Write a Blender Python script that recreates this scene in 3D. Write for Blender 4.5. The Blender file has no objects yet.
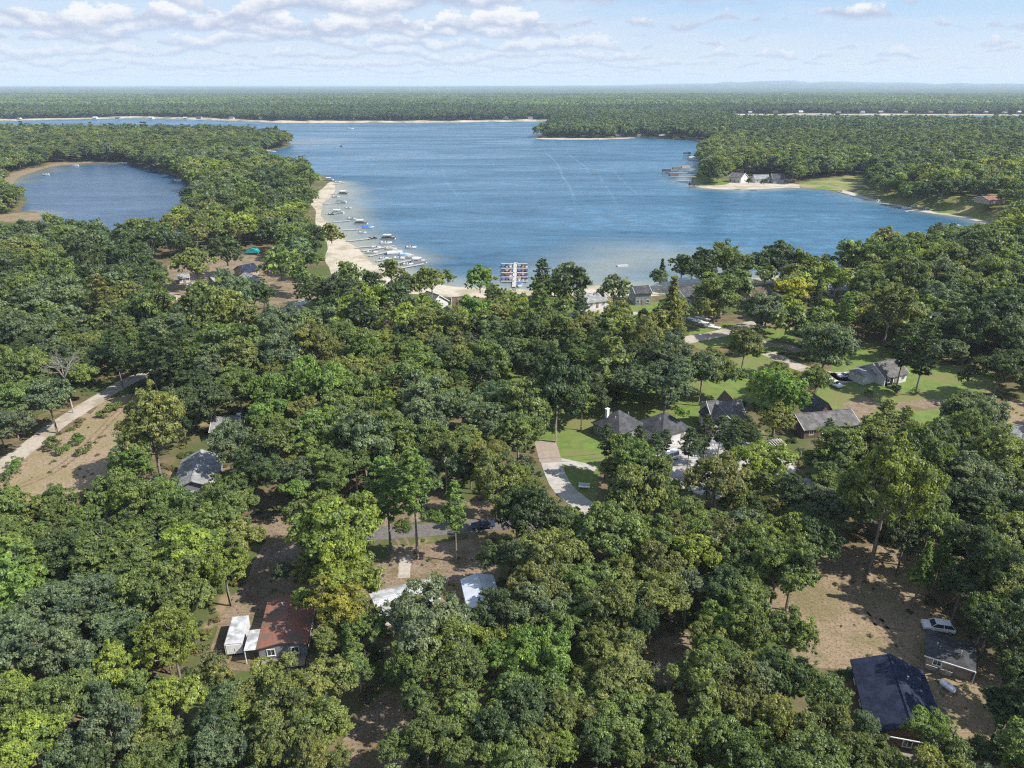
HAZE, SUN_AZ_DEG, SKY_STR, SUN_E, EXPO = 6.5e-5, -14.0, 0.15, 4.2, 0.92
import bpy, math, random
import numpy as np
from mathutils import Vector, Matrix
from mathutils.geometry import delaunay_2d_cdt

R_ = math.radians
random.seed(7)
rng = np.random.default_rng(11)
scene = bpy.context.scene
COL = scene.collection

# ------------------------------------------------------------------ survey
CAMH, F, PITCH = 80.0, 710.0, math.atan(299.5 / 710.0)
cp, sp_ = math.cos(PITCH), math.sin(PITCH)

def ray(px, py):
    dx, dy = (px - 512) / F, (384 - py) / F
    return Vector((dx, cp + dy * sp_, -sp_ + dy * cp))

def G(px, py, z=0.0):
    d = ray(px, py)
    t = (CAMH - z) / max(-d.z, 1e-5)
    return Vector((d.x * t, d.y * t, z))

def depth(p):
    return p.y * cp - (p.z - CAMH) * sp_

def P(p):
    z = p[1] * cp - (p[2] - CAMH) * sp_
    yy = p[1] * sp_ + (p[2] - CAMH) * cp
    return (512 + F * p[0] / z, 384 - F * yy / z)

# ------------------------------------------------------------------ node helpers
def nmat(name):
    m = bpy.data.materials.new(name)
    m.use_nodes = True
    nt = m.node_tree
    for n in list(nt.nodes):
        nt.nodes.remove(n)
    out = nt.nodes.new('ShaderNodeOutputMaterial')
    return m, nt, out

def node(nt, t, **kw):
    n = nt.nodes.new(t)
    for k, v in kw.items():
        if k.startswith('i_'):
            key = k[2:]
            n.inputs[int(key) if key.isdigit() else key.replace('_', ' ')].default_value = v
        else:
            setattr(n, k, v)
    return n

def rgba(c):
    return (c[0], c[1], c[2], 1.0)

def mixc(nt, fac, a, b):
    m = nt.nodes.new('ShaderNodeMix')
    m.data_type = 'RGBA'
    for sock, v in ((m.inputs[0], fac), (m.inputs[6], a), (m.inputs[7], b)):
        if isinstance(v, bpy.types.NodeSocket):
            nt.links.new(v, sock)
        elif isinstance(v, (int, float)):
            sock.default_value = v
        else:
            sock.default_value = rgba(v)
    return m.outputs[2]

def noise(nt, scale, detail=4, rough=0.55, coord=None, dim='3D', dist=0.0):
    n = nt.nodes.new('ShaderNodeTexNoise')
    n.noise_dimensions = dim
    n.inputs['Scale'].default_value = scale
    n.inputs['Detail'].default_value = detail
    n.inputs['Roughness'].default_value = rough
    n.inputs['Distortion'].default_value = dist
    if coord is not None:
        nt.links.new(coord, n.inputs['Vector'])
    return n.outputs[0]

def ramp(nt, v, a, b):
    r = nt.nodes.new('ShaderNodeMapRange')
    r.interpolation_type = 'SMOOTHSTEP'
    r.inputs[1].default_value = a
    r.inputs[2].default_value = b
    nt.links.new(v, r.inputs[0])
    return r.outputs[0]

def wpos(nt):
    return nt.nodes.new('ShaderNodeNewGeometry').outputs['Position']

def opos(nt):
    return nt.nodes.new('ShaderNodeTexCoord').outputs['Object']

MATS = {}
def surf(name, c1, c2=None, scale=1.0, rough=0.7, spec=0.3, c3=None, scale3=0.1, bump=0.0, metal=0.0, obj=False, lohi=(0.35, 0.65)):
    if name in MATS:
        return MATS[name]
    m, nt, out = nmat(name)
    b = nt.nodes.new('ShaderNodeBsdfPrincipled')
    b.inputs['Roughness'].default_value = rough
    b.inputs['Specular IOR Level'].default_value = spec
    b.inputs['Metallic'].default_value = metal
    c = opos(nt) if obj else wpos(nt)
    c2 = c2 or tuple(x * 0.8 for x in c1)
    n1 = noise(nt, scale, 6, 0.6, c)
    col = mixc(nt, ramp(nt, n1, *lohi), c1, c2)
    if c3:
        n3 = noise(nt, scale3, 5, 0.6, c)
        col = mixc(nt, ramp(nt, n3, 0.45, 0.62), col, c3)
    nt.links.new(col, b.inputs['Base Color'])
    if bump:
        bp = nt.nodes.new('ShaderNodeBump')
        bp.inputs['Strength'].default_value = bump
        bp.inputs['Distance'].default_value = 0.05
        nt.links.new(n1, bp.inputs['Height'])
        nt.links.new(bp.outputs[0], b.inputs['Normal'])
    nt.links.new(b.outputs[0], out.inputs[0])
    MATS[name] = m
    return m

# ------------------------------------------------------------------ mesh helpers
class MB:
    def __init__(self):
        self.v, self.f, self.m = [], [], []
    def add(self, vs, fs, mi=0):
        o = len(self.v)
        self.v += [tuple(v) for v in vs]
        self.f += [tuple(i + o for i in f) for f in fs]
        self.m += [mi] * len(fs)
        return self
    def box(self, c, s, rz=0.0, mi=0, top=(1, 1), tilt=0.0):
        x, y, z = s[0] / 2, s[1] / 2, s[2] / 2
        vs = []
        for k in (-1, 1):
            tx, ty = (1, 1) if k < 0 else top
            for a, b in ((-1, -1), (1, -1), (1, 1), (-1, 1)):
                vs.append(Vector((a * x * tx, b * y * ty, k * z)))
        M = Matrix.Translation(Vector(c)) @ Matrix.Rotation(rz, 4, 'Z') @ Matrix.Rotation(tilt, 4, 'X')
        vs = [M @ v for v in vs]
        return self.add(vs, [(3, 2, 1, 0), (4, 5, 6, 7), (0, 1, 5, 4), (1, 2, 6, 5), (2, 3, 7, 6), (3, 0, 4, 7)], mi)
    def tube(self, pts, rad, n=6, mi=0, cap=True):
        pts = [Vector(p) for p in pts]
        rad = rad if isinstance(rad, (list, tuple)) else [rad] * len(pts)
        vs, fs = [], []
        for i, p in enumerate(pts):
            d = (pts[min(i + 1, len(pts) - 1)] - pts[max(i - 1, 0)]).normalized()
            a = d.cross(Vector((0.31, 0.95, 0.05)) if abs(d.y) < .9 else Vector((1, 0, 0))).normalized()
            b = d.cross(a)
            for k in range(n):
                t = 2 * math.pi * k / n
                vs.append(p + (a * math.cos(t) + b * math.sin(t)) * rad[i])
        for i in range(len(pts) - 1):
            for k in range(n):
                k2 = (k + 1) % n
                fs.append((i * n + k, i * n + k2, (i + 1) * n + k2, (i + 1) * n + k))
        if cap:
            fs.append(tuple(range(n - 1, -1, -1)))
            e = (len(pts) - 1) * n
            fs.append(tuple(range(e, e + n)))
        return self.add(vs, fs, mi)
    def loft(self, secs, mi=0, cap=True):
        n = len(secs[0])
        vs = [p for s in secs for p in s]
        fs = []
        for i in range(len(secs) - 1):
            for k in range(n):
                k2 = (k + 1) % n
                fs.append((i * n + k, (i + 1) * n + k, (i + 1) * n + k2, i * n + k2))
        if cap:
            fs.append(tuple(range(n)))
            fs.append(tuple(range((len(secs) - 1) * n + n - 1, (len(secs) - 1) * n - 1, -1)))
        return self.add(vs, fs, mi)
    def mesh(self, name, mats, smooth=False):
        me = bpy.data.meshes.new(name)
        me.from_pydata(self.v, [], self.f)
        for m in (mats if isinstance(mats, (list, tuple)) else [mats]):
            me.materials.append(m)
        me.polygons.foreach_set('material_index', self.m)
        if smooth:
            me.polygons.foreach_set('use_smooth', [True] * len(self.f))
        me.update()
        return me
    def build(self, name, mats, parent=None, smooth=False):
        return link(name, self.mesh(name, mats, smooth), parent)

def link(name, me, parent=None):
    o = bpy.data.objects.new(name, me)
    COL.objects.link(o)
    if parent is not None:
        o.parent = parent
    return o

def tag(o, label=None, cat=None, group=None, kind=None):
    if label: o['label'] = label
    if cat: o['category'] = cat
    if group: o['group'] = group
    if kind: o['kind'] = kind
    return o

def thing(name, label, cat, loc=(0, 0, 0), rz=0.0, group=None):
    o = bpy.data.objects.new(name, None)
    o.empty_display_size = 0.5
    COL.objects.link(o)
    o.location = loc
    o.rotation_euler = (0, 0, rz)
    return tag(o, label, cat, group)

KIDS = {}
def copy_tree(o, parent=None):
    c = o.copy()
    COL.objects.link(c)
    if parent is not None:
        c.parent = parent
    for ch in list(o.children):
        copy_tree(ch, c)
    return c

# ------------------------------------------------------------------ polygons
def inpoly(x, y, poly):
    """vectorised even-odd test; x,y arrays, poly list of (x,y)"""
    x = np.asarray(x, float); y = np.asarray(y, float)
    r = np.zeros(x.shape, bool)
    n = len(poly)
    for i in range(n):
        x1, y1 = poly[i][0], poly[i][1]
        x2, y2 = poly[(i + 1) % n][0], poly[(i + 1) % n][1]
        if y1 == y2:
            continue
        c = ((y1 > y) != (y2 > y)) & (x < (x2 - x1) * (y - y1) / (y2 - y1) + x1)
        r ^= c
    return r

def rough_line(pts, closed=True, amp=0.06, depth_=3, rnd=None):
    rnd = rnd or random.Random(3)
    pts = [Vector((p[0], p[1])) for p in pts]
    for _ in range(depth_):
        q = []
        n = len(pts)
        for i in range(n if closed else n - 1):
            a, b = pts[i], pts[(i + 1) % n]
            d = b - a
            q.append(a)
            q.append((a + b) / 2 + Vector((-d.y, d.x)) * rnd.uniform(-amp, amp))
        if not closed:
            q.append(pts[-1])
        pts = q
    # one smoothing pass
    n = len(pts)
    out = []
    for i in range(n):
        if not closed and i in (0, n - 1):
            out.append(pts[i]); continue
        out.append(pts[i] * .5 + (pts[(i - 1) % n] + pts[(i + 1) % n]) * .25)
    return [(p.x, p.y) for p in out]

def gp(pix, z=0.0):
    return [tuple(G(x, y, z)[:2]) for x, y in pix]

def cdt(poly, inner=()):
    vs = [Vector(p) for p in poly] + [Vector(p) for p in inner]
    n = len(poly)
    r = delaunay_2d_cdt(vs, [], [list(range(n))], 1, 1e-4)
    return r[0], r[2]

def sheet(name, poly, z, mat, kind='structure'):
    vs, fs = cdt(poly)
    me = bpy.data.meshes.new(name)
    me.from_pydata([(v.x, v.y, z) for v in vs], [], [tuple(f) for f in fs])
    me.materials.append(mat)
    me.update()
    # face up
    if len(me.polygons) and me.polygons[0].normal.z < 0:
        me.flip_normals()
    o = link(name, me)
    o['kind'] = kind
    return o

def ribbon(name, pts, w, z, mat, amp=0.08, seed=1):
    """a road strip along world points"""
    rnd = random.Random(seed)
    pts = [Vector((p[0], p[1])) for p in pts]
    for _ in range(2):      # chaikin
        q = [pts[0]]
        for a, b in zip(pts[:-1], pts[1:]):
            q += [a * .75 + b * .25, a * .25 + b * .75]
        q.append(pts[-1])
        pts = q
    vs, fs = [], []
    for i, p in enumerate(pts):
        d = (pts[min(i + 1, len(pts) - 1)] - pts[max(i - 1, 0)]).normalized()
        nrm = Vector((-d.y, d.x))
        wl, wr = w / 2 * (1 + rnd.uniform(-amp, amp)), w / 2 * (1 + rnd.uniform(-amp, amp))
        vs += [(p.x + nrm.x * wl, p.y + nrm.y * wl, z), (p.x - nrm.x * wr, p.y - nrm.y * wr, z)]
        if i:
            fs.append((2 * i - 2, 2 * i - 1, 2 * i + 1, 2 * i))
    me = bpy.data.meshes.new(name)
    me.from_pydata(vs, [], fs)
    me.materials.append(mat)
    me.update()
    o = link(name, me)
    o['kind'] = 'structure'
    return o, [(p.x, p.y) for p in pts]
# ------------------------------------------------------------------ setting: outlines surveyed on the ground plane
LAKE_PX = [(336,183),(333,194),(322,203),(320,216),(330,229),(345,241),(366,259),(388,269),(420,280),(450,287),(500,288.5),(545,291),(595,285.5),(650,285.5),(690,283),(750,279),(830,268),(905,252),(950,242),(985,233),(992,226),(967,218),(936,214),(912,210),(876,202),(841,192),(797,187.5),(770,188.5),(738,189.5),(719,189.5),(695,187),(692,180),(699,173),(701,162),(712,150),(719,143.5),(705,141.5),(679,139),(639,138),(599,139.7),(546,139.5),(533,138.5),(545,133),(552,126),(551,121.3),(450,122.5),(339,123),(282,123),(212,120),(133,118),(0,121),(-160,122),(-160,128),(0,131),(113,132),(212,135),(270,140),(292,143),(289,147.5),(262,150.5),(290,158),(315,173)]
POND_PX = [(13,183),(20,176),(36,171),(56,165.6),(100,162),(130,163),(159,171),(193,183),(180,200),(190,225),(165,243),(100,250),(52,240),(38,222),(43,217),(36,211),(20,212),(26,203),(22,194)]
FARLAKE_PX = [(716,116.5),(730,115.3),(800,115),(900,115.4),(1070,115.6),(1070,125),(900,125),(745,124.6),(728,121)]
rl = random.Random(5)
LAKE = rough_line(gp(LAKE_PX), True, 0.05, 2, rl)
POND = rough_line(gp(POND_PX), True, 0.05, 2, rl)
FARLAKE = rough_line(gp(FARLAKE_PX), True, 0.02, 2, rl)

BEACH_PX = [(341,183),(338,194),(327,203),(325,216),(334,229),(350,241),(370,258),(392,268),(424,279),(452,285.5),(500,287.5),(545,290),(595,284.5),(650,284.5),(690,282),(750,278),(830,267),(833,273),(760,285),(690,292),(650,296.5),(600,297),(550,300),(500,298.5),(450,297),(400,293),(350,284),(331,275),(325,259),(327,241),(315,222),(311,205),(320,190),(330,182)]
POND_SAND_PX = [(20,184),(23,177),(38,172),(56,166.4),(76,164.4),(101,162.8),(100,161.2),(80,162.4),(66,162.0),(52,163.6),(44,166.6),(28,169.2),(10,174),(-6,187)]
POND_SPIT_PX = [(-10,223),(45,219),(44,213),(20,212.5),(-10,216)]
POINT_SAND_PX = [(800,188.5),(770,189.5),(738,190.5),(719,190.5),(694,188),(695,185),(720,184.5),(737,181),(748,179.5),(772,181),(800,184.6)]
POINT_LAWN_PX = [(691,180),(700,176),(722,179),(738,180.5),(726,184.5),(718,185.5),(696,186)]
MEADOW_PX = [(797,184.5),(812,181),(840,177),(862,175),(866,181),(845,191),(800,187.4)]
SPIT_PX = [(528,138.9),(546,140.1),(600,140.4),(640,138.6),(640,137.2),(600,138.2),(548,137.8)]
SHORE_E_PX = [(841,193),(876,203),(912,211),(936,215),(967,219),(994,227),(996,223),(970,215),(938,211),(914,207),(878,199),(843,190)]
LAWNS_PX = {
 'centre': [(500,345),(560,340),(640,345),(700,362),(760,352),(800,372),(806,395),(790,412),(736,400),(690,432),(610,432),(600,470),(594,505),(578,500),(560,462),(540,446),(505,440),(470,400),(470,365)],
 'garage': [(838,350),(868,342),(892,350),(905,366),(985,368),(1000,385),(962,402),(944,420),(905,442),(868,440),(845,430),(815,425),(806,405),(818,388)],
 'shore':  [(425,302),(520,301),(560,303),(640,300),(672,303),(660,318),(560,316),(430,322)],
 'lane':   [(245,322),(292,309),(310,300),(318,310),(296,328),(250,334)],
 'bend':   [(684,340),(690,330),(728,322),(790,330),(800,345),(770,356),(735,345),(700,350)],
}
SOIL_PX = {
 'field': [(-8,503),(-8,472),(28,455),(48,440),(72,430),(82,424),(96,408),(112,397),(150,393),(166,404),(158,424),(128,440),(120,474),(104,492),(60,500)],
 'yard_dirt': [(842,404),(868,396),(880,404),(860,425),(846,416)],
 'lawn_dirt': [(896,402),(938,398),(948,405),(920,411),(892,410)],
 'clearing': [(765,596),(782,580),(812,566),(850,548),(905,545),(935,566),(928,604),(975,640),(1010,690),(1018,790),(925,790),(915,715),(860,672),(800,668),(772,625)],
 'court': [(372,566),(400,556),(475,553),(500,566),(500,618),(440,622),(374,602)],
 'verge': [(255,515),(290,512),(390,504),(430,500),(515,500),(520,512),(470,516),(300,526),(255,538)],
 'verge_near': [(385,545),(480,538),(500,545),(480,560),(390,560)],
 'trailer_yard': [(205,662),(218,620),(250,575),(268,535),(300,540),(312,590),(312,662),(280,672)],
 'gap_near': [(650,668),(655,640),(690,632),(700,645),(680,680),(655,690)],
 'gap_dark': [(335,768),(345,725),(385,690),(420,700),(405,790),(335,800)],
 'village': [(156,300),(160,270),(185,258),(240,250),(275,262),(300,282),(345,282),(350,300),(300,300),(250,308),(200,302)],
 'track': [(990,415),(1010,400),(1060,402),(1060,470),(1010,446)],
}

def soil(name, c1, c2, scale, rough, spec, c3, scale3, lohi=(.3, .7)):
    """dry earth with litter, tufts, worn patches and painted leaf-shadow mottling at several sizes"""
    m, nt, out = nmat(name)
    b = node(nt, 'ShaderNodeBsdfPrincipled', i_Roughness=rough); b.inputs['Specular IOR Level'].default_value = spec
    c = wpos(nt)
    col = mixc(nt, ramp(nt, noise(nt, scale, 7, .65, c), *lohi), c1, c2)
    col = mixc(nt, ramp(nt, noise(nt, scale3, 6, .65, c), .45, .62), col, c3)
    col = mixc(nt, ramp(nt, noise(nt, 2.3, 5, .75, c), .48, .64), col, tuple(v * .5 for v in c2))  # dark mottle: litter specks, with leaf shadows put into the colour too
    col = mixc(nt, ramp(nt, noise(nt, 1.1, 6, .7, c), .60, .72), col, (.10, .10, .035))
    col = mixc(nt, ramp(nt, noise(nt, 4.5, 3, .7, c), .60, .68), col, tuple(min(.6, v * 1.35) for v in c1))
    nt.links.new(col, b.inputs['Base Color']); nt.links.new(b.outputs[0], out.inputs[0])
    return m
mat_sand = surf('sand', (0.45, 0.395, 0.315), (0.37, 0.32, 0.25), 0.5, 0.95, 0.1, c3=(0.29, 0.25, 0.175), scale3=0.07)
mat_sand_far = surf('pale_sand', (0.42, 0.35, 0.27), (0.17, 0.17, 0.09), 0.03, 0.95, 0.1)
mat_lawn = surf('lawn_grass', (0.135, 0.185, 0.042), (0.10, 0.145, 0.036), 0.35, 0.9, 0.15, c3=(0.15, 0.15, 0.055), scale3=0.07)
mat_meadow = surf('meadow_grass', (0.16, 0.18, 0.05), (0.10, 0.14, 0.035), 0.15, 0.9, 0.1, c3=(0.24, 0.21, 0.1), scale3=0.05)
mat_dry = soil('dry_grass', (0.27, 0.205, 0.135), (0.21, 0.155, 0.095), 0.9, 0.95, 0.1, c3=(0.17, 0.145, 0.075), scale3=0.13, lohi=(.3, .7))
mat_field = soil('dry_field', (0.29, 0.22, 0.15), (0.235, 0.175, 0.11), 0.7, 0.95, 0.1, c3=(0.22, 0.185, 0.09), scale3=0.12, lohi=(.3, .7))
mat_dirt = soil('bare_dirt', (0.255, 0.195, 0.138), (0.19, 0.142, 0.096), 0.6, 0.95, 0.1, c3=(0.15, 0.115, 0.06), scale3=0.2, lohi=(.3, .7))
mat_gravel = surf('gravel', (0.40, 0.355, 0.3), (0.33, 0.285, 0.235), 1.4, 0.95, 0.1, c3=(0.27, 0.23, 0.17), scale3=0.15)
mat_whitegravel = surf('pale_gravel', (0.44, 0.42, 0.39), (0.3, 0.275, 0.25), 0.8, 0.95, 0.1, c3=(0.22, 0.2, 0.16), scale3=0.16)
mat_asphalt = surf('old_asphalt', (0.15, 0.135, 0.12), (0.11, 0.10, 0.09), 1.2, 0.95, 0.15)
mat_concrete = surf('concrete', (0.40, 0.37, 0.33), (0.31, 0.285, 0.25), 0.5, 0.9, 0.2)
mat_paver = surf('brown_paving', (0.30, 0.245, 0.2), (0.25, 0.2, 0.165), 0.8, 0.9, 0.2)

# forest floor: one sheet to the horizon
def ground_mat():
    m, nt, out = nmat('forest_floor')
    b = node(nt, 'ShaderNodeBsdfPrincipled', i_Roughness=0.95)
    b.inputs['Specular IOR Level'].default_value = 0.1
    c = wpos(nt)
    n1 = noise(nt, 0.35, 8, 0.65, c)
    n2 = noise(nt, 0.035, 5, 0.6, c)
    n3 = noise(nt, 0.09, 5, 0.6, c)
    col = mixc(nt, ramp(nt, n1, .35, .65), (0.10, 0.085, 0.045), (0.17, 0.125, 0.075))
    col = mixc(nt, ramp(nt, n2, .45, .6), col, (0.075, 0.095, 0.03))
    col = mixc(nt, ramp(nt, n3, .58, .7), col, (0.25, 0.185, 0.11))
    nt.links.new(col, b.inputs['Base Color'])
    nt.links.new(b.outputs[0], out.inputs[0])
    return m
g = MB()
S = 60000
g.add([(-S, -2000, 0), (S, -2000, 0), (S, S, 0), (-S, S, 0)], [(0, 1, 2, 3)])
go = g.build('ground', ground_mat())
go['kind'] = 'structure'

# ------------------------------------------------------------------ water
def water_mat(name, deep, shoal, rough, bump, patch=True):
    m, nt, out = nmat(name)
    b = node(nt, 'ShaderNodeBsdfPrincipled')
    b.inputs['IOR'].default_value = 1.33
    b.inputs['Specular IOR Level'].default_value = 0.28
    c = wpos(nt)
    mp = node(nt, 'ShaderNodeMapping')
    mp.inputs['Scale'].default_value = (0.55, 1.0, 1.0)
    mp.inputs['Rotation'].default_value = (0, 0, R_(12))
    nt.links.new(c, mp.inputs[0])
    mp2 = node(nt, 'ShaderNodeMapping')
    mp2.inputs['Scale'].default_value = (0.25, 1.0, 1.0)
    mp2.inputs['Rotation'].default_value = (0, 0, R_(-8))
    nt.links.new(c, mp2.inputs[0])
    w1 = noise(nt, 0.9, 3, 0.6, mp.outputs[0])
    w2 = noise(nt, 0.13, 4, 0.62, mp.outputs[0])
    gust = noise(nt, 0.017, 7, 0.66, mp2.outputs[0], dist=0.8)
    at = node(nt, 'ShaderNodeAttribute', attribute_name='shoal')
    nz = noise(nt, 0.03, 4, 0.6, c)
    ad = node(nt, 'ShaderNodeMath', operation='MULTIPLY_ADD')
    nt.links.new(nz, ad.inputs[0]); ad.inputs[1].default_value = 0.35
    sb = node(nt, 'ShaderNodeMath', operation='SUBTRACT'); sb.inputs[1].default_value = 0.17
    nt.links.new(at.outputs['Fac'], sb.inputs[0])
    nt.links.new(sb.outputs[0], ad.inputs[2])
    col = mixc(nt, ramp(nt, gust, .40, .60), tuple(x * 1.18 for x in deep), tuple(x * 0.42 for x in deep))  # wind streaks: uneven sky reflection put into the water colour
    # wave shading painted into the colour: troughs of the chop darker, for fine grain
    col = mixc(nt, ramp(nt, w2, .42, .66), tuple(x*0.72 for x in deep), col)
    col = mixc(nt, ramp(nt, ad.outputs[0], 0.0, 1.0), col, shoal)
    nt.links.new(col, b.inputs['Base Color'])
    rr = node(nt, 'ShaderNodeMapRange'); rr.inputs[1].default_value = .3; rr.inputs[2].default_value = .7
    rr.inputs[3].default_value = rough * 0.5; rr.inputs[4].default_value = rough * 1.8
    nt.links.new(gust, rr.inputs[0]); nt.links.new(rr.outputs[0], b.inputs['Roughness'])
    hs = node(nt, 'ShaderNodeMath', operation='MULTIPLY_ADD'); hs.inputs[1].default_value = 2.5
    nt.links.new(w2, hs.inputs[0]); nt.links.new(w1, hs.inputs[2])
    bp = node(nt, 'ShaderNodeBump')
    bp.inputs['Distance'].default_value = bump
    bs = node(nt, 'ShaderNodeMapRange'); bs.inputs[1].default_value = .3; bs.inputs[2].default_value = .7
    bs.inputs[3].default_value = 1.0; bs.inputs[4].default_value = 0.55
    nt.links.new(gust, bs.inputs[0]); nt.links.new(bs.outputs[0], bp.inputs['Strength'])
    nt.links.new(hs.outputs[0], bp.inputs['Height']); nt.links.new(bp.outputs[0], b.inputs['Normal'])
    nt.links.new(b.outputs[0], out.inputs[0])
    return m

def seg_dist(x, y, line):
    d = np.full(x.shape, 1e9)
    for (ax, ay), (bx, by) in zip(line[:-1], line[1:]):
        vx, vy = bx - ax, by - ay
        t = np.clip(((x - ax) * vx + (y - ay) * vy) / (vx * vx + vy * vy + 1e-9), 0, 1)
        d = np.minimum(d, np.hypot(x - ax - t * vx, y - ay - t * vy))
    return d

WBEACH = gp([(336,183),(333,194),(322,203),(320,216),(330,229),(345,241),(366,259),(388,269),(420,280)])
SBEACH = gp([(420,280),(450,287),(500,288.5),(545,291),(595,285.5),(650,285.5),(690,283),(750,279)])
SBAR = gp([(565,284),(600,272),(640,256),(690,260),(720,276)])
PIERS = gp([(345,188),(352,230),(372,247),(392,253),(410,260)])
EPOINT = gp([(700,165),(688,172),(692,182),(696,186)])
EBEACH = gp([(700,187.5),(719,190),(738,190),(770,189),(797,188)])
EBAY = gp([(841,192),(876,202),(912,210),(936,214),(967,218),(992,226),(985,233)])
WSPIT = gp([(292,143),(315,140.5),(335,141)])

def water(name, poly, mat, lines, step0):
    xs, ys = [p[0] for p in poly], [p[1] for p in poly]
    pts = []
    y = min(ys)
    while y < max(ys):
        st = max(step0, y * y * step0 / 90000.0 * 0.6)
        x = min(xs)
        while x < max(xs):
            pts.append((x + random.uniform(-.2, .2) * st, y + random.uniform(-.2, .2) * st))
            x += st * 1.6
        y += st
    pa = np.array(pts)
    ins = inpoly(pa[:, 0], pa[:, 1], poly)
    ins &= seg_dist(pa[:, 0], pa[:, 1], poly + poly[:1]) > step0 * 0.3
    vs, fs = cdt(poly, pa[ins].tolist())
    me = bpy.data.meshes.new(name)
    me.from_pydata([(v.x, v.y, 0.03) for v in vs], [], [tuple(f) for f in fs])
    X = np.array([v.x for v in vs]); Y = np.array([v.y for v in vs])
    s = np.zeros(len(vs))
    for line, w, k in lines:
        s = np.maximum(s, k * np.clip(1 - seg_dist(X, Y, line) / w, 0, 1))
    a = me.attributes.new('shoal', 'FLOAT', 'POINT')
    a.data.foreach_set('value', s.astype(np.float32))
    me.materials.append(mat)
    me.update()
    if me.polygons[0].normal.z < 0:
        me.flip_normals()
    o = link(name, me)
    o['kind'] = 'structure'
    return o
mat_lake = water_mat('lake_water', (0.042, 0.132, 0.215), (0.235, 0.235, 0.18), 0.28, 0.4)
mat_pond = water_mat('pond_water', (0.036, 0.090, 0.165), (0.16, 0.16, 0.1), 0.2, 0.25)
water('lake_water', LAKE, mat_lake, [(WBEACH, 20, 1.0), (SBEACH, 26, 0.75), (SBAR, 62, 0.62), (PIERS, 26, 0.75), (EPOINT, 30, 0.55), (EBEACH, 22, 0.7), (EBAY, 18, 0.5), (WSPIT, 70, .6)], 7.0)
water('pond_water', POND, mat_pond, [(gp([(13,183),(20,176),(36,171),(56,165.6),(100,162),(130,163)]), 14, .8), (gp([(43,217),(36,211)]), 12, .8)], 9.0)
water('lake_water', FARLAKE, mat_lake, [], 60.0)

# boat wakes: thin films of foam lying on the water
def foam_mat():
    m, nt, out = nmat('foam')
    d = node(nt, 'ShaderNodeBsdfDiffuse'); d.inputs[0].default_value = (0.45, 0.55, 0.62, 1)
    t = node(nt, 'ShaderNodeBsdfTransparent')
    c = wpos(nt)
    n = noise(nt, 0.12, 6, 0.7, c)
    at = node(nt, 'ShaderNodeAttribute', attribute_name='soft')
    mu = node(nt, 'ShaderNodeMath', operation='MULTIPLY')
    nt.links.new(ramp(nt, n, .38, .68), mu.inputs[0]); nt.links.new(at.outputs['Fac'], mu.inputs[1])
    mx = node(nt, 'ShaderNodeMixShader')
    nt.links.new(mu.outputs[0], mx.inputs[0]); nt.links.new(t.outputs[0], mx.inputs[1]); nt.links.new(d.outputs[0], mx.inputs[2])
    nt.links.new(mx.outputs[0], out.inputs[0])
    return m
mat_foam = foam_mat()
def wake(px, w, k):
    pts = [Vector(p) for p in gp(px)]
    for _ in range(3):
        q = [pts[0]]
        for a, b in zip(pts[:-1], pts[1:]):
            q += [a * .75 + b * .25, a * .25 + b * .75]
        pts = q + [pts[-1]]
    vs, fs, sf = [], [], []
    n = len(pts)
    for i, p in enumerate(pts):
        d = (pts[min(i + 1, n - 1)] - pts[max(i - 1, 0)]).normalized()
        nr = Vector((-d.y, d.x))
        e = min(1, i / (n * .25), (n - 1 - i) / (n * .25)) * k
        for j, s in enumerate((0, .6, 1, .6, 0)):
            o = (j / 4 - .5) * w
            vs.append((p.x + nr.x * o, p.y + nr.y * o, 0.045)); sf.append(s * e)
        if i:
            for j in range(4):
                fs.append(((i - 1) * 5 + j, (i - 1) * 5 + j + 1, i * 5 + j + 1, i * 5 + j))
    me = bpy.data.meshes.new('wake_foam')
    me.from_pydata(vs, [], fs)
    a = me.attributes.new('soft', 'FLOAT', 'POINT'); a.data.foreach_set('value', sf)
    me.materials.append(mat_foam)
    o = link('wake_foam', me); o['kind'] = 'stuff'
wake([(533,152),(546,153),(552,158),(559,166),(563,178),(572,190),(575,206)], 3.7, 0.29)
wake([(566,152),(576,160),(586,167),(590,176)], 4.1, 0.19)
wake([(598,170),(602,182),(612,195),(618,208)], 4.1, 0.15)
wake([(612,168),(622,182),(640,195)], 4.1, 0.14)
wake([(441,165),(445,178),(452,190),(462,200)], 3.4, 0.14)
wake([(296,141.5),(318,140),(332,141.5),(341,145.5)], 6.2, 0.31)
wake([(330,128.4),(342,128.8),(350,129)], 6.8, 0.35)

# ------------------------------------------------------------------ sheets on the ground
Z = {'lawn': .008, 'soil': .012, 'beach': .016, 'road': .024, 'road2': .028}
rs = random.Random(21)
def psheet(name, px, z, mat, amp=.07):
    poly = rough_line(gp(px), True, amp, 3, rs)
    sheet(name, poly, z, mat)
    return poly
EXCL = []          # places where no tree stands
EXCL += [LAKE, POND, FARLAKE]
EXCL.append(gp([(-160,122.3),(0,121.3),(133,118.3),(212,120.3),(282,123.3),(450,122.8),(551,121.6),(551,120.2),(450,121.2),(282,121.6),(212,118.8),(133,117.0),(0,119.6),(-160,120.6)]))
EXCL.append(gp([(712,117),(730,115.6),(1070,115.9),(1070,114.2),(730,113.9),(712,115)]))
EXCL.append(psheet('beach_sand', BEACH_PX, Z['beach'], mat_sand, .04))
EXCL.append(psheet('beach_sand', POND_SAND_PX, Z['beach'], mat_dry, .04))
EXCL.append(psheet('beach_sand', POND_SPIT_PX, Z['beach'], mat_dry, .04))
EXCL.append(psheet('beach_sand', POINT_SAND_PX, Z['beach'], mat_sand, .03))
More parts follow.
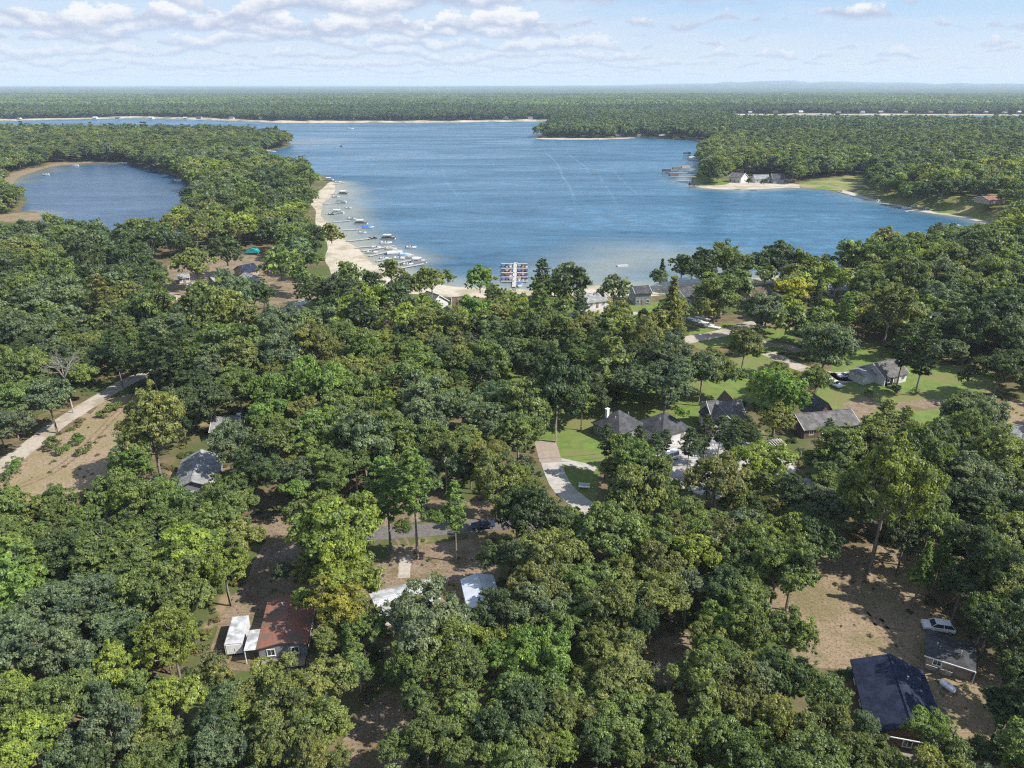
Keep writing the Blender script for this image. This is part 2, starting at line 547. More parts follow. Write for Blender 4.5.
EXCL.append(psheet('beach_sand', SPIT_PX, Z['beach'], mat_sand, .03))
EXCL.append(psheet('beach_sand', SHORE_E_PX, Z['beach'], mat_sand, .03))
psheet('lawn', POINT_LAWN_PX, Z['lawn'] + .02, mat_lawn, .04)
EXCL.append(psheet('meadow', MEADOW_PX, Z['lawn'], mat_meadow, .04))
for k, px in LAWNS_PX.items():
    poly = psheet('lawn', px, Z['lawn'], mat_lawn)
    if k in ('garage',):
        EXCL.append(poly)
zz = 0
for k, px in SOIL_PX.items():
    zz += .0005
    poly = psheet('lawn_soil' if 'lawn' in k else k + '_soil' if not k.startswith('yard') else 'bare_soil', px, Z['soil'] + zz,
                  mat_field if k in ('field', 'track') else mat_dry if k == 'clearing' else mat_dirt, .08)
    EXCL.append(poly)
patio = psheet('patio_gravel', [(640,458),(655,446),(690,438),(738,440),(764,446),(790,456),(800,470),(770,478),(742,474),(722,500),(690,492),(655,478)], Z['road'], mat_whitegravel, .07)
EXCL.append(patio)
psheet('gravel_patch', [(790,478),(812,478),(820,492),(800,500),(786,492)], Z['road'], mat_whitegravel, .08)
ROADS = []
def road(name, px, w, z, mat, seed=1, amp=.06):
    o, line = ribbon(name, gp(px), w, z, mat, amp, seed)
    ROADS.append((line, w))
road('gravel_road', [(-30,483),(0,468),(25,450),(55,426),(85,407),(108,393),(124,383),(140,376),(175,366)], 5.2, Z['road'], mat_gravel, 2)
road('dirt_track', [(78,414),(98,418),(116,417),(140,412)], 2.6, Z['road'] - .003, mat_field, 3, .15)
road('asphalt_road', [(345,536),(400,532),(450,528),(500,523),(560,519),(597,515),(660,519),(717,520),(800,511),(900,503),(1060,490)], 4.5, Z['road'], mat_asphalt, 4, .04)
road('dirt_track', [(120,552),(200,543),(263,529),(300,531),(348,536)], 5.4, Z['road'] - .003, mat_dirt, 14, .12)
road('driveway', [(545,441),(548,452),(551,462)], 5.2, Z['road2'] + .004, mat_paver, 5, .02)
road('driveway', [(550.5,461),(556,476),(562,488),(575,499),(592,512)], 4.6, Z['road2'], mat_concrete, 6, .04)
road('driveway', [(554,459),(566,462),(580,465),(596,469)], 2.6, Z['road2'] + .002, mat_concrete, 7, .05)
road('footpath', [(405,556),(405,566),(404,578)], 2.2, Z['road'], mat_gravel, 8, .1)
road('lane', [(215,328),(243,321),(270,314),(290,308),(306,300)], 5.0, Z['road'], mat_concrete, 9, .05)
road('lane', [(672,345),(690,339),(715,335),(735,329),(760,322),(800,318)], 6.0, Z['road'], mat_gravel, 10, .06)
road('lane', [(735,334),(768,345),(788,346),(800,352)], 4.6, Z['road'] + .002, mat_gravel, 11, .06)
road('driveway', [(768,353),(785,361),(800,368),(826,374),(845,379),(870,376)], 5.6, Z['road'] + .004, mat_gravel, 12, .06)
road('driveway', [(834,378),(850,377),(878,377)], 8.0, Z['road2'], mat_concrete, 13, .05)
road('lane', [(540,318),(572,314),(600,311),(640,314),(668,322)], 5.5, Z['road'], mat_concrete, 14, .06)
road('driveway', [(590,312),(597,304),(606,300)], 9.0, Z['road2'], mat_concrete, 15, .06)
road('driveway', [(368,312),(378,306),(392,301)], 8.0, Z['road2'], mat_concrete, 16, .06)

mat_rut = soil('wheel_rut', (0.20, 0.145, 0.095), (0.14, 0.10, 0.065), 1.6, .95, .1, (0.24, 0.18, 0.12), .5)
def ruts(px, seed):
    line = [Vector(p) for p in gp(px)]
    for k, o in enumerate((-.8, .8)):
        pts = []
        for i, p in enumerate(line):
            d = (line[min(i + 1, len(line) - 1)] - line[max(i - 1, 0)]).normalized()
            pts.append((p.x - d.y * o, p.y + d.x * o))
        ribbon('wheel_track', pts, .55, .0215, mat_rut, .35, seed + k)
ruts([(272,536),(266,560),(256,585),(248,606)], 40)
ruts([(860,548),(846,575),(850,602),(872,622),(905,628)], 44)
ruts([(880,560),(866,585),(868,606),(890,640),(925,668)], 48)
ruts([(400,538),(408,552),(430,566),(455,570)], 52)
ruts([(140,392),(118,412),(96,436),(60,470),(10,490)], 56)

# ------------------------------------------------------------------ grassy bank on the east bay, sandy berms on the far shores
BANK = gp([(836,190.5),(876,201),(912,209),(936,213),(967,217),(994,226),(1060,246)])
def bankh(x, y):
    x = np.asarray(x, float); y = np.asarray(y, float)
    d = np.full(x.shape, 1e9); side = np.zeros(x.shape)
    par = np.zeros(x.shape)
    n = len(BANK) - 1
    for i in range(n):
        (ax, ay), (bx, by) = BANK[i], BANK[i + 1]
        vx, vy = bx - ax, by - ay
        t = np.clip(((x - ax) * vx + (y - ay) * vy) / (vx * vx + vy * vy), 0, 1)
        dd = np.hypot(x - ax - t * vx, y - ay - t * vy)
        s = vx * (y - ay) - vy * (x - ax)
        m = dd < d
        d = np.where(m, dd, d); side = np.where(m, s, side); par = np.where(m, (i + t) / n, par)
    d = np.where(side > 0, d, -d) - 5
    up = np.clip(d / 26, 0, 1); up = up * up * (3 - 2 * up)
    dn = 1 - np.clip((d - 110) / 120, 0, 1)
    e = np.clip(par / .2, 0, 1)
    return 8.5 * up * dn * e * e * (3 - 2 * e)
NB = 70
bx0, bx1, by0, by1 = 255, 700, 330, 800
vs, fs = [], []
gx, gy = np.meshgrid(np.linspace(bx0, bx1, NB), np.linspace(by0, by1, NB))
gz = bankh(gx, gy)
for j in range(NB):
    for i in range(NB):
        vs.append((gx[j, i], gy[j, i], gz[j, i] - 0.02))
for j in range(NB - 1):
    for i in range(NB - 1):
        if max(gz[j, i], gz[j + 1, i], gz[j, i + 1], gz[j + 1, i + 1]) > 0.03:
            q = j * NB + i
            fs.append((q, q + 1, q + NB + 1, q + NB))
bm_ = MB(); bm_.add(vs, fs)
bo = bm_.build('grassy_bank', mat_meadow, smooth=True); bo['kind'] = 'structure'

def berm(px, h, w, mat):
    line = rough_line(gp(px), False, .02, 3, rs)
    vs, fs = [], []
    rr = random.Random(4)
    for i, (x, y) in enumerate(line):
        d = Vector((x, y)).normalized()
        hh = h * rr.uniform(.5, 1.3)
        vs += [(x, y, 0.0), (x + d.x * w, y + d.y * w, hh), (x + d.x * w * 2.2, y + d.y * w * 2.2, hh * .9)]
        if i:
            a = 3 * (i - 1)
            fs += [(a, a + 3, a + 4, a + 1), (a + 1, a + 4, a + 5, a + 2)]
    m = MB(); m.add(vs, fs)
    o = m.build('sandy_shore', mat); o['kind'] = 'structure'
berm([(-160,122),(0,121),(133,118),(212,120),(282,123),(339,123),(450,122.5),(551,121.3)], 3.4, 18, mat_sand_far)
berm([(716,115.4),(730,115.2),(800,114.9),(900,115.3),(1070,115.5)], 3.0, 20, mat_sand_far)
berm([(-160,128.4),(0,131.3),(60,132)], 0.6, 6, mat_sand_far)
berm([(262,150.5),(276,152)], 0.4, 5, mat_sand)
berm([(599,139.7),(639,138),(679,139),(705,141.5)], 0.8, 6, mat_sand_far)

# ------------------------------------------------------------------ distant forest canopy, rolling to the horizon
def vnoise(x, y, seed):
    def h(i, j):
        n = (i * 374761393 + j * 668265263 + seed * 974711) & 0x7fffffff
        n = ((n ^ (n >> 13)) * 1274126177) & 0x7fffffff
        return (n & 0xffff) / 65535.0
    xi, yi = np.floor(x).astype(np.int64), np.floor(y).astype(np.int64)
    fx, fy = x - xi, y - yi
    fx, fy = fx * fx * (3 - 2 * fx), fy * fy * (3 - 2 * fy)
    return (h(xi, yi) * (1 - fx) + h(xi + 1, yi) * fx) * (1 - fy) + (h(xi, yi + 1) * (1 - fx) + h(xi + 1, yi + 1) * fx) * fy

def hills(x, y):
    r = np.hypot(x, y); a = np.degrees(np.arctan2(x, y))
    k = np.clip((r - 5500) / 9000, 0, 1)
    h = 26 * vnoise(x / 2600, y / 2600, 3) + 12 * vnoise(x / 900, y / 900, 5)
    right = np.exp(-((a - 19) / 9.0) ** 2) + .45 * np.exp(-((a - 33) / 6.0) ** 2)
    far = np.clip((r - 13000) / 9000, 0, 1)
    return k * h + far * 135 * right * (0.75 + .5 * vnoise(a * 0.9, a * 0 + 2, 8))

nr, na = 150, 420
rr = 5200 * (45000 / 5200) ** (np.linspace(0, 1, nr))
aa = np.radians(np.linspace(-50, 50, na))
RR, AA = np.meshgrid(rr, aa, indexing='ij')
X, Y = RR * np.sin(AA), RR * np.cos(AA)
ZZ = 9 + hills(X, Y) + 5.0 * (rng.random(X.shape) - .3)
idx = np.arange(nr * na).reshape(nr, na)
q = np.stack([idx[:-1, :-1], idx[:-1, 1:], idx[1:, 1:], idx[1:, :-1]], -1).reshape(-1, 4)
me = bpy.data.meshes.new('distant_forest')
me.from_pydata(np.stack([X, Y, ZZ], -1).reshape(-1, 3).tolist(), [], q.tolist())
mf = surf('distant_canopy', (0.052, 0.082, 0.038), (0.03, 0.054, 0.028), 0.03, 0.95, 0.1, c3=(0.07, 0.095, 0.04), scale3=0.0012)
me.materials.append(mf)
me.update()
if me.polygons[0].normal.z < 0: me.flip_normals()
o = link('distant_forest', me); o['kind'] = 'stuff'
# ------------------------------------------------------------------ buildings
HOUSE_SPOTS = []
LM = {}            # landmarks used to describe trees: phrase -> (x, y)
def shingle(name, c):
    return surf(name, c, tuple(x * .7 for x in c), 2.2, 1.0, 0.03, c3=tuple(x * 1.25 for x in c), scale3=.6, lohi=(.3, .7))
mat_shingle = shingle('grey_shingle', (0.125, 0.117, 0.112))
mat_dkshingle = shingle('charcoal_shingle', (0.07, 0.07, 0.073))
mat_ltshingle = shingle('light_grey_shingle', (0.23, 0.23, 0.225))
mat_navy = shingle('navy_shingle', (0.026, 0.031, 0.052))
mat_brnroof = shingle('brown_shingle', (0.115, 0.085, 0.068))
mat_redroof = surf('faded_red_metal', (0.27, 0.115, 0.08), (0.2, 0.095, 0.068), 1.2, 0.7, 0.2, c3=(0.15, 0.105, 0.08), scale3=.4)
mat_whiteroof = surf('white_roof_coating', (0.50, 0.50, 0.50), (0.36, 0.36, 0.37), .9, 0.7, 0.2, c3=(0.24, 0.24, 0.24), scale3=.45)
mat_bluewhite = surf('pale_blue_roof', (0.54, 0.57, 0.62), (0.46, 0.49, 0.54), .8, 0.6, 0.3)
mat_white = surf('white_siding', (0.58, 0.57, 0.55), (0.48, 0.475, 0.46), 1.0, 0.7, 0.3)
mat_trim = surf('white_trim', (0.78, 0.78, 0.76), None, 3, 0.5, 0.4)
mat_tan = surf('tan_siding', (0.36, 0.29, 0.21), (0.3, 0.24, 0.17), 1.0, 0.8, 0.2)
mat_greysiding = surf('grey_siding', (0.24, 0.245, 0.25), (0.2, 0.2, 0.21), 1.0, 0.8, 0.2)
mat_brick = surf('brown_brick', (0.16, 0.105, 0.08), (0.115, 0.08, 0.062), 3.0, 0.9, 0.15)
mat_wood = surf('weathered_wood', (0.27, 0.22, 0.17), (0.19, 0.155, 0.125), 1.5, 0.9, 0.15)
mat_dock = surf('dock_planks', (0.40, 0.375, 0.35), (0.30, 0.28, 0.26), 1.2, 0.9, 0.15)
mat_paledock = surf('pale_dock_planks', (0.42, 0.405, 0.38), (0.32, 0.305, 0.285), 1.0, 0.85, 0.2)
mat_alu = surf('aluminium', (0.6, 0.61, 0.62), None, 2, 0.35, 0.5, metal=.6)
mat_garage_shade = surf('painted_garage_shade', (0.02, 0.02, 0.022), None, 2, 0.9, 0.1)
mat_tyre = surf('tyre_rubber', (0.025, 0.025, 0.025), None, 2, 0.85, 0.2)
mat_galv = surf('galvanised_sheet', (0.5, 0.51, 0.52), (0.4, 0.41, 0.42), 1.2, 0.5, 0.5, metal=.2)
def glass_mat():
    m, nt, out = nmat('window_glass')
    b = node(nt, 'ShaderNodeBsdfPrincipled', i_Roughness=0.06)
    b.inputs['Base Color'].default_value = (0.03, 0.04, 0.05, 1)
    b.inputs['Specular IOR Level'].default_value = 0.8
    nt.links.new(b.outputs[0], out.inputs[0])
    return m
mat_glass = glass_mat()
def paint(name, c, rough=0.25):
    return surf(name, c, tuple(x * .93 for x in c), 3, rough, 0.5)

def window(root, c, axis, w=1.1, h=1.2, nm='window'):
    """frame with a pane; axis: outward normal in local coords ('x+','x-','y+','y-')"""
    s = 1 if axis[1] == '+' else -1
    fr, pn = MB(), MB()
    t = .09
    cx, cy, cz = c
    def bar(u, z, lu, lz, dep, off, mb):
        if axis[0] == 'y':
            mb.box((cx + u, cy + s * off, cz + z), (lu, dep, lz))
        else:
            mb.box((cx + s * off, cy + u, cz + z), (dep, lu, lz))
    bar(0, h / 2, w + t, t, .1, .04, fr); bar(0, -h / 2, w + t + .1, t, .14, .06, fr)
    bar(-w / 2, 0, t, h - t, .1, .04, fr); bar(w / 2, 0, t, h - t, .1, .04, fr)
    bar(0, 0, .05, h - t, .07, .035, fr)
    bar(0, 0, w - t, h - t, .02, .018, pn)
    f = fr.build(nm, mat_trim, root)
    pn.build('pane', mat_glass, f)
    return f

def door(root, c, axis, w=1.0, h=2.05, mat=None, nm='door'):
    s = 1 if axis[1] == '+' else -1
    d, k = MB(), MB()
    if axis[0] == 'y':
        d.box((c[0], c[1] + s * .04, h / 2 + .05), (w, .1, h)); k.box((c[0] + w * .38, c[1] + s * .11, 1.0), (.08, .06, .12))
    else:
        d.box((c[0] + s * .04, c[1], h / 2 + .05), (.1, w, h)); k.box((c[0] + s * .11, c[1] + w * .38, 1.0), (.06, .08, .12))
    o = d.build(nm, mat or mat_trim, root)
    k.build('handle', mat_alu, o)
    return o

def roofmesh(L, hw, eave, zr, oh, t, hip):
    """gable or hip roof slab set, x along the ridge"""
    m = MB()
    k = (zr - eave) / hw
    ex = L / 2 + oh
    ey = hw + oh
    ze = eave - oh * k
    if hip:
        rx = max(L / 2 - hw, 0.15)
        kx = (zr - eave) / (L / 2 - rx)
        e = [(-ex, -ey, ze), (ex, -ey, ze), (ex, ey, ze), (-ex, ey, ze)]
        r = [(-rx, 0, zr), (rx, 0, zr)]
        up = e + r
        lo = [(x, y, z - t) for x, y, z in up]
        fs = [(0, 1, 5, 4), (1, 2, 5), (2, 3, 4, 5), (3, 0, 4)]
        m.add(up, fs)
        m.add(lo, [tuple(reversed(f)) for f in fs])
        m.add(e + lo[:4], [(0, 4, 5, 1), (1, 5, 6, 2), (2, 6, 7, 3), (3, 7, 4, 0)])
    else:
        for s in (-1, 1):
            up = [(-ex, 0, zr), (ex, 0, zr), (ex, s * ey, ze), (-ex, s * ey, ze)]
            lo = [(x, y, z - t) for x, y, z in up]
            vs = up + lo
            fs = [(0, 1, 2, 3), (7, 6, 5, 4), (2, 6, 7, 3), (1, 5, 6, 2), (0, 3, 7, 4)]
            m.add(vs, fs if s < 0 else [tuple(reversed(f)) for f in fs])
        m.box((0, 0, zr + .02), (2 * ex, .3, .06))
    return m

def wallmesh(L, hw, eave, zr, hip, base=0.0):
    m = MB()
    x, y = L / 2, hw
    if hip:
        m.box((0, 0, (eave - .1 + base) / 2), (2 * x, 2 * y, eave - .1 - base))
    else:
        zt = zr - .2
        ez = eave - .2
        s = []
        for xx in (-x, x):
            s.append([(xx, -y, base), (xx, y, base), (xx, y, ez), (xx, 0, zt), (xx, -y, ez)])
        m.loft(s)
    return m

def build_house(name, label, cat, c, rz, L, hw, eave, zr, wall, roof, hip=False, chimney=None, wins=(2, 1), storeys=1, doors=True, oh=.45, trim=True, group=None, z0=0.0, far=False, landmark=None):
    root = thing(name, label, cat, (c[0], c[1], z0), rz, group)
    wallmesh(L, hw, eave, zr, hip).build('wall', wall, root)
    r = roofmesh(L, hw, eave, zr, oh, .16, hip).build('roof', roof, root)
    k = (zr - eave) / hw
    if trim and not hip:
        for sx in (-1, 1):
            for sy in (-1, 1):
                b = MB()
                ex = sx * (L / 2 + oh + .03)
                a_, b_ = Vector((ex, 0, zr - .06)), Vector((ex, sy * (hw + oh), eave - oh * k - .06))
                d = b_ - a_
                b.box((a_ + b_) / 2, (.07, d.length, .22), 0, 0, (1, 1), math.atan2(d.z, d.y))
                b.build('bargeboard', mat_trim, r)
    if chimney:
        ch = MB()
        px, py = chimney[:2]
        zt = zr + .3
        ch.box((px, py, (eave + zt) / 2), (.8, .65, zt - eave)); ch.box((px, py, zt + .05), (1.05, .85, .12))
        ch.build('chimney', chimney[2] if len(chimney) > 2 else mat_brick, r)
    if not far:
        for vx, vy in ((.22, .35), (-.3, .3)):
            vm = MB(); vz = zr - k * hw * vy
            vm.tube([(L * vx, -hw * vy, vz - .1), (L * vx, -hw * vy, vz + .45)], .09, 6); vm.tube([(L * vx, -hw * vy, vz + .45), (L * vx, -hw * vy, vz + .55)], .15, 6)
            vm.build('vent', mat_galv, r)
        n, ng = wins
        for st in range(storeys):
            zc = 1.55 + st * 2.8
            if zc + .7 > eave: break
            for s in '+-':
                sy = hw if s == '+' else -hw
                for i in range(n):
                    x = L * ((i + .5) / n - .5)
                    if doors and st == 0 and i == n // 2 and s == '-':
                        continue
                    window(root, (x, sy, zc), 'y' + s)
                sx = L / 2 if s == '+' else -L / 2
                for i in range(ng):
                    window(root, (sx, 2 * hw * ((i + .5) / ng - .5), zc), 'x' + s)
        if not hip and zr - eave > 2.2 and ng:
            window(root, (-L / 2, 0, eave + .5), 'x-', .8, .8); window(root, (L / 2, 0, eave + .5), 'x+', .8, .8)
        if doors:
            i = n // 2
            door(root, (L * ((i + .5) / max(n, 1) - .5), -hw, 0), 'y-', mat=mat_wood)
    HOUSE_SPOTS.append((c[0], c[1], max(L / 2, hw) + .5))
    if landmark:
        LM[landmark] = (c[0], c[1])
    return root

def ridge_house(name, label, cat, p1, p2, zr, hw, eave, wall, roof, ext=0.0, z0=0.0, **kw):
    a, b = G(p1[0], p1[1], zr + z0), G(p2[0], p2[1], zr + z0)
    d = b - a
    L = d.length + ext * 2
    rz = math.atan2(d.y, d.x)
    # keep local -y toward the camera
    if math.cos(rz) < -1e-6:
        rz += math.pi
    c = (a + b) / 2
    return build_house(name, label, cat, (c.x, c.y), rz, L, hw, eave, zr, wall, roof, z0=z0, **kw), (c, rz, L)

# --- bottom right: navy roof, shed, tank
root, (c, rz, L) = ridge_house('house', 'long low house with a navy blue shingle roof beside the dry clearing', 'house', (890.5,656), (913,724), 4.9, 4.4, 2.9, mat_brick, mat_navy, wins=(3, 1), oh=.5, trim=False, landmark='the navy-roofed house', chimney=None)
pb = MB(); pb.box((L / 2 + 1.6 if math.sin(rz) < 0 else -L / 2 - 1.6, -0.2, .35), (3.2, 6.0, .16))
sgn = 1 if math.sin(rz) < 0 else -1
pb.build('deck', mat_wood, root)
pr = MB()
for yy in (-3.1, -1.6, 0, 1.4, 2.7):
    pr.box((sgn * (L / 2 + 3.1), yy, .9), (.09, .09, 1.05))
pr.box((sgn * (L / 2 + 3.1), -.2, 1.42), (.1, 5.9, .07)); pr.box((sgn * (L / 2 + 3.1), -.2, .9), (.05, 5.9, .06))
pr.build('railing', mat_trim, root)
gt = MB()
gt.box((sgn * (L / 2 + .55), -.0, 2.62), (.14, 9.2, .14)); gt.build('gutter', mat_trim, root)
ut = MB(); ut.box((-sgn * (L / 2 + .9), .3, 1.3), (1.7, 3.0, 2.6)); ut.box((-sgn * (L / 2 + .9), .3, 2.68), (2.0, 3.3, .14))
ut.build('entry_porch', mat_greysiding, root)

def table(name, label, loc, rz, mat):
    t = thing(name, label, 'table', loc, rz)
    m = MB(); m.box((0, 0, .74), (1.5, .9, .06)); m.build('tabletop', mat, t)
    for sx in (-.65, .65):
        for sy in (-.35, .35):
            l = MB(); l.box((sx, sy, .355), (.07, .07, .71)); l.build('leg', mat, t)
p = G(884, 733, .42); table('patio_table', 'white table on the deck of the navy-roofed house', (p.x, p.y, .43), .4, mat_trim)
def chair(name, label, loc, rz, mat, group=None):
    t = thing(name, label, 'chair', loc, rz, group)
    m = MB(); m.box((0, 0, .42), (.52, .52, .06)); m.build('seat', mat, t)
    m = MB(); m.box((0, .26, .75), (.52, .05, .6), tilt=-.15); m.build('backrest', mat, t)
    for sx in (-.22, .22):
        for sy in (-.22, .22):
            m = MB(); m.box((sx, sy, .195), (.05, .05, .39)); m.build('leg', mat, t)
p = G(891, 745, .42); chair('garden_chair', 'pale chair at the edge of the deck of the navy-roofed house', (p.x, p.y, .43), .8, mat_trim)

root, (c, rz, L) = ridge_house('shed', 'low dark shed with a weathered grey roof beside the white car', 'shed', (929,638), (974,652), 3.1, 2.9, 2.35, mat_wood, mat_dkshingle, wins=(2, 0), doors=True, oh=.35, trim=False, landmark='the dark shed')
fb = MB(); fb.box((0, -3.3, 2.2), (L + .8, .1, .16)); fb.build('fascia', mat_trim, root)
dp = MB(); dp.box((L / 2 + .3, -3.42, 1.15), (.1, .1, 2.1)); dp.build('downpipe', mat_trim, root)
for k, (dx, lab) in enumerate(((-L / 2 + .7, 'pale sheet leaning on the shed wall, the one at the corner'), (-L / 2 + 2.6, 'pale sheet leaning on the shed wall, the one nearer the shed door'))):
    m = MB(); m.box((0, 0, .85), (1.5, .06, 1.9), tilt=.55)
    q = Matrix.Rotation(rz, 4, 'Z') @ Vector((dx, -3.9, 0))
    o = m.build('roofing_sheet', mat_galv); o.location = (c.x + q.x, c.y + q.y, .06); o.rotation_euler = (0, 0, rz)
    tag(o, lab, 'metal sheet', 'sheets leaning on the shed')

def lathe(prof, n=14, axis='x'):
    """profile [(pos, radius)] around x or z"""
    secs = []
    for p_, r in prof:
        ring = []
        for k in range(n):
            a = 2 * math.pi * k / n
            ring.append((p_, r * math.cos(a), r * math.sin(a)) if axis == 'x' else (r * math.cos(a), r * math.sin(a), p_))
        secs.append(ring)
    return secs
t = thing('propane_tank', 'white propane tank lying on the dark ground between shed and navy-roofed house', 'gas tank', tuple(G(946.5, 690, 0)), R_(-62))
m = MB(); m.loft(lathe([(-1.15, .02), (-1.12, .2), (-1.02, .34), (-.85, .43), (-.6, .46), (.6, .46), (.85, .43), (1.02, .34), (1.12, .2), (1.15, .02)])); 
b = m.build('tank_body', paint('white_enamel', (.78, .79, .8)), t, True); b.location = (0, 0, .75)
m = MB(); m.loft(lathe([(1.15, .16), (1.4, .16), (1.46, .12)], 10, 'z')); m.build('valve_dome', mat_galv, t)
for x in (-.7, .7):
    m = MB(); m.box((x, 0, .2), (.18, .75, .4)); m.build('leg', mat_galv, t)

# --- bottom left: trailers and mobile homes
root, (c, rz, L) = ridge_house('mobile_home', 'long mobile home with a faded red metal roof beside the white trailer', 'mobile home', (291,595), (281.5,641), 3.5, 3.5, 2.75, mat_greysiding, mat_redroof, wins=(3, 2), oh=.3, trim=False, landmark='the red-roofed mobile home')
s = 1 if math.sin(rz) < 0 else -1
aw = MB(); aw.box((s * (L / 2 - 1.9), -4.55 if s > 0 else 4.55, 2.62), (4.4, 1.9, .07)); aw.build('awning', mat_whiteroof, root)
for xx in (-3.9, .2):
    pt = MB(); pt.box((s * (L / 2 + xx), -5.4 if s > 0 else 5.4, 1.3), (.1, .1, 2.6)); pt.build('awning_post', mat_trim, root)
dk = MB(); dk.box((s * (L / 2 + 1.1), 0, .3), (2.0, 6.4, .12)); dk.build('deck', mat_wood, root)

t = thing('box_trailer', 'white box trailer parked in the dirt yard beside the red-roofed mobile home', 'trailer', tuple(G(239, 642, 0)), 0)
a, b = G(244, 622, 2.5), G(236.5, 650, 2.5)
t.rotation_euler.z = math.atan2((b - a).y, (b - a).x)
LM['the white box trailer'] = (t.location.x, t.location.y)
HOUSE_SPOTS.append((t.location.x, t.location.y, 3.5))
L = (b - a).length
m = MB(); m.box((0, 0, 1.45), (L, 2.5, 2.0)); m.build('body', mat_white, t)
m = MB(); m.box((0, 0, 2.49), (L + .06, 2.56, .09), top=(.97, .9)); m.build('roof', mat_whiteroof, t)
m = MB(); m.box((L / 2 + .02, 0, 1.4), (.05, 2.1, 1.7)); d = m.build('rear_door', mat_trim, t)
m = MB(); m.box((L / 2 + .07, .2, 1.3), (.05, .06, .5)); m.build('handle', mat_alu, d)
for x in (-.5, .5):
    for y in (-1.15, 1.15):
        m = MB(); m.loft([[(x + .33 * math.cos(k * .5236), y + dy, .34 + .33 * math.sin(k * .5236)) for k in range(12)] for dy in (-.1, .1)]); m.build('wheel', mat_tyre, t)
m = MB(); m.tube([(-L / 2, -.7, .55), (-L / 2 - 1.1, 0, .5)], .05); m.tube([(-L / 2, .7, .55), (-L / 2 - 1.1, 0, .5)], .05); m.tube([(-L / 2 - 1.1, 0, .6), (-L / 2 - 1.1, 0, .0)], .05); m.build('tow_bar', mat_galv, t)

ridge_house('mobile_home', 'white-roofed mobile home half hidden under a large grey-green oak', 'mobile home', (374,600), (434,584), 3.5, 2.7, 2.75, mat_white, mat_whiteroof, wins=(3, 1), oh=.25, trim=False, landmark='the white-roofed mobile home')
ridge_house('mobile_home', 'pale blue-white roofed mobile home end on to the dirt court', 'mobile home', (477,574), (488,614), 3.5, 2.6, 2.75, mat_white, mat_bluewhite, wins=(3, 1), oh=.25, trim=False, landmark='the pale blue roofed mobile home')
m = MB(); m.box((0, 0, .35), (1.2, 1.0, .7)); m.box((0, 0, .76), (1.3, 1.1, .1), top=(.7, .7)); m.box((.3, .2, .95), (.3, .3, .3))
o = m.build('storage_box', mat_wood); o.location = G(445, 584, 0); tag(o, 'small brown storage box between the two white mobile home roofs', 'storage box')

# --- left: two grey roofs under trees
ridge_house('house', 'house with a worn light grey roof beside the dry field', 'house', (201,450), (191,480), 4.8, 4.0, 2.9, mat_greysiding, mat_ltshingle, wins=(2, 1), trim=False, landmark='the light grey roofed house by the field')
root, _ = ridge_house('house', 'grey roofed house with white gable end behind the light grey roofed house', 'house', (214,417), (239,416), 4.8, 3.6, 2.8, mat_white, mat_ltshingle, chimney=(2.8, .6, mat_trim), wins=(3, 1), landmark='the white-gabled house by the field')

# --- centre: the big house of three roofs round a pale court
c1 = G(619, 410, 6.6); build_house('house', 'pyramid-roofed dark grey house with white chimney beside the striped lawn', 'house', (c1.x, c1.y), R_(40), 8.6, 4.3, 3.3, 6.6, mat_greysiding, mat_dkshingle, hip=True, chimney=(-2.2, 1.8, mat_trim), wins=(2, 2), landmark='the pyramid-roofed house')
c2 = G(665, 412, 6.4); build_house('house', 'dark pyramid-roofed house standing between the chimney house and the gabled house', 'house', (c2.x, c2.y), R_(30), 8.8, 4.4, 3.2, 6.4, mat_white, mat_dkshingle, hip=True, wins=(2, 2), landmark='the dark-roofed house by the pale court')
root, (c, rz, L) = ridge_house('house', 'two-storey house with grey roof, white-trimmed gable and gable windows', 'house', (708,401), (739,399.5), 7.6, 4.4, 4.9, mat_white, mat_shingle, storeys=2, wins=(4, 2), landmark='the white-gabled two-storey house')
wg = MB(); wg.loft([[(xx, yy, 0), (xx2, yy, 0), (xx2, yy, 4.5), ((xx + xx2) / 2, yy, 7.1), (xx, yy, 4.5)] for yy in (-7.6, 0) for xx, xx2 in ((-L / 2 - 1.2, -L / 2 + 4.6),)]); 
wg.build('gable_wing', mat_white, root)
gw = MB(); xm = -L / 2 + 1.7
for s in (-1, 1):
    up = [(xm, -8.1, 7.35), (xm, 1.2, 7.35), (xm + s * 3.4, 1.2, 4.2), (xm + s * 3.4, -8.1, 4.2)]
    vs = up + [(x, y, z - .16) for x, y, z in up]
    gw.add(vs, [(0, 1, 2, 3), (7, 6, 5, 4), (3, 2, 6, 7), (0, 3, 7, 4), (1, 5, 6, 2)] if s < 0 else [(3, 2, 1, 0), (4, 5, 6, 7), (7, 6, 2, 3), (4, 7, 3, 0), (2, 6, 5, 1)])
rw = gw.build('gable_roof', mat_dkshingle, root)
bb = MB()
for s in (-1, 1):
    d = Vector((s * 3.4, 0, -3.15)); mid = Vector((xm, -8.14, 7.27)) + d / 2
    q = MB(); q.box((0, 0, 0), (d.length, .07, .24))
    ang = math.atan2(d.z, d.x)
    bb.add([Matrix.Translation(mid) @ Matrix.Rotation(-ang, 4, 'Y') @ Vector(v) for v in q.v], q.f)
bb.build('bargeboard', mat_trim, rw)
window(root, (xm - 1.2, -7.6, 1.6), 'y-'); window(root, (xm + 1.2, -7.6, 1.6), 'y-'); window(root, (xm, -7.6, 4.4), 'y-', 1.6, 1.2)
bk = MB(); bk.loft([[(L / 2 - 4.6, yy, 4.6), (L / 2 + .6, yy, 4.6), (L / 2 - 2.0, yy, 8.3)] for yy in (0.2, 4.6)]); bk.build('rear_gable', mat_brick, root)

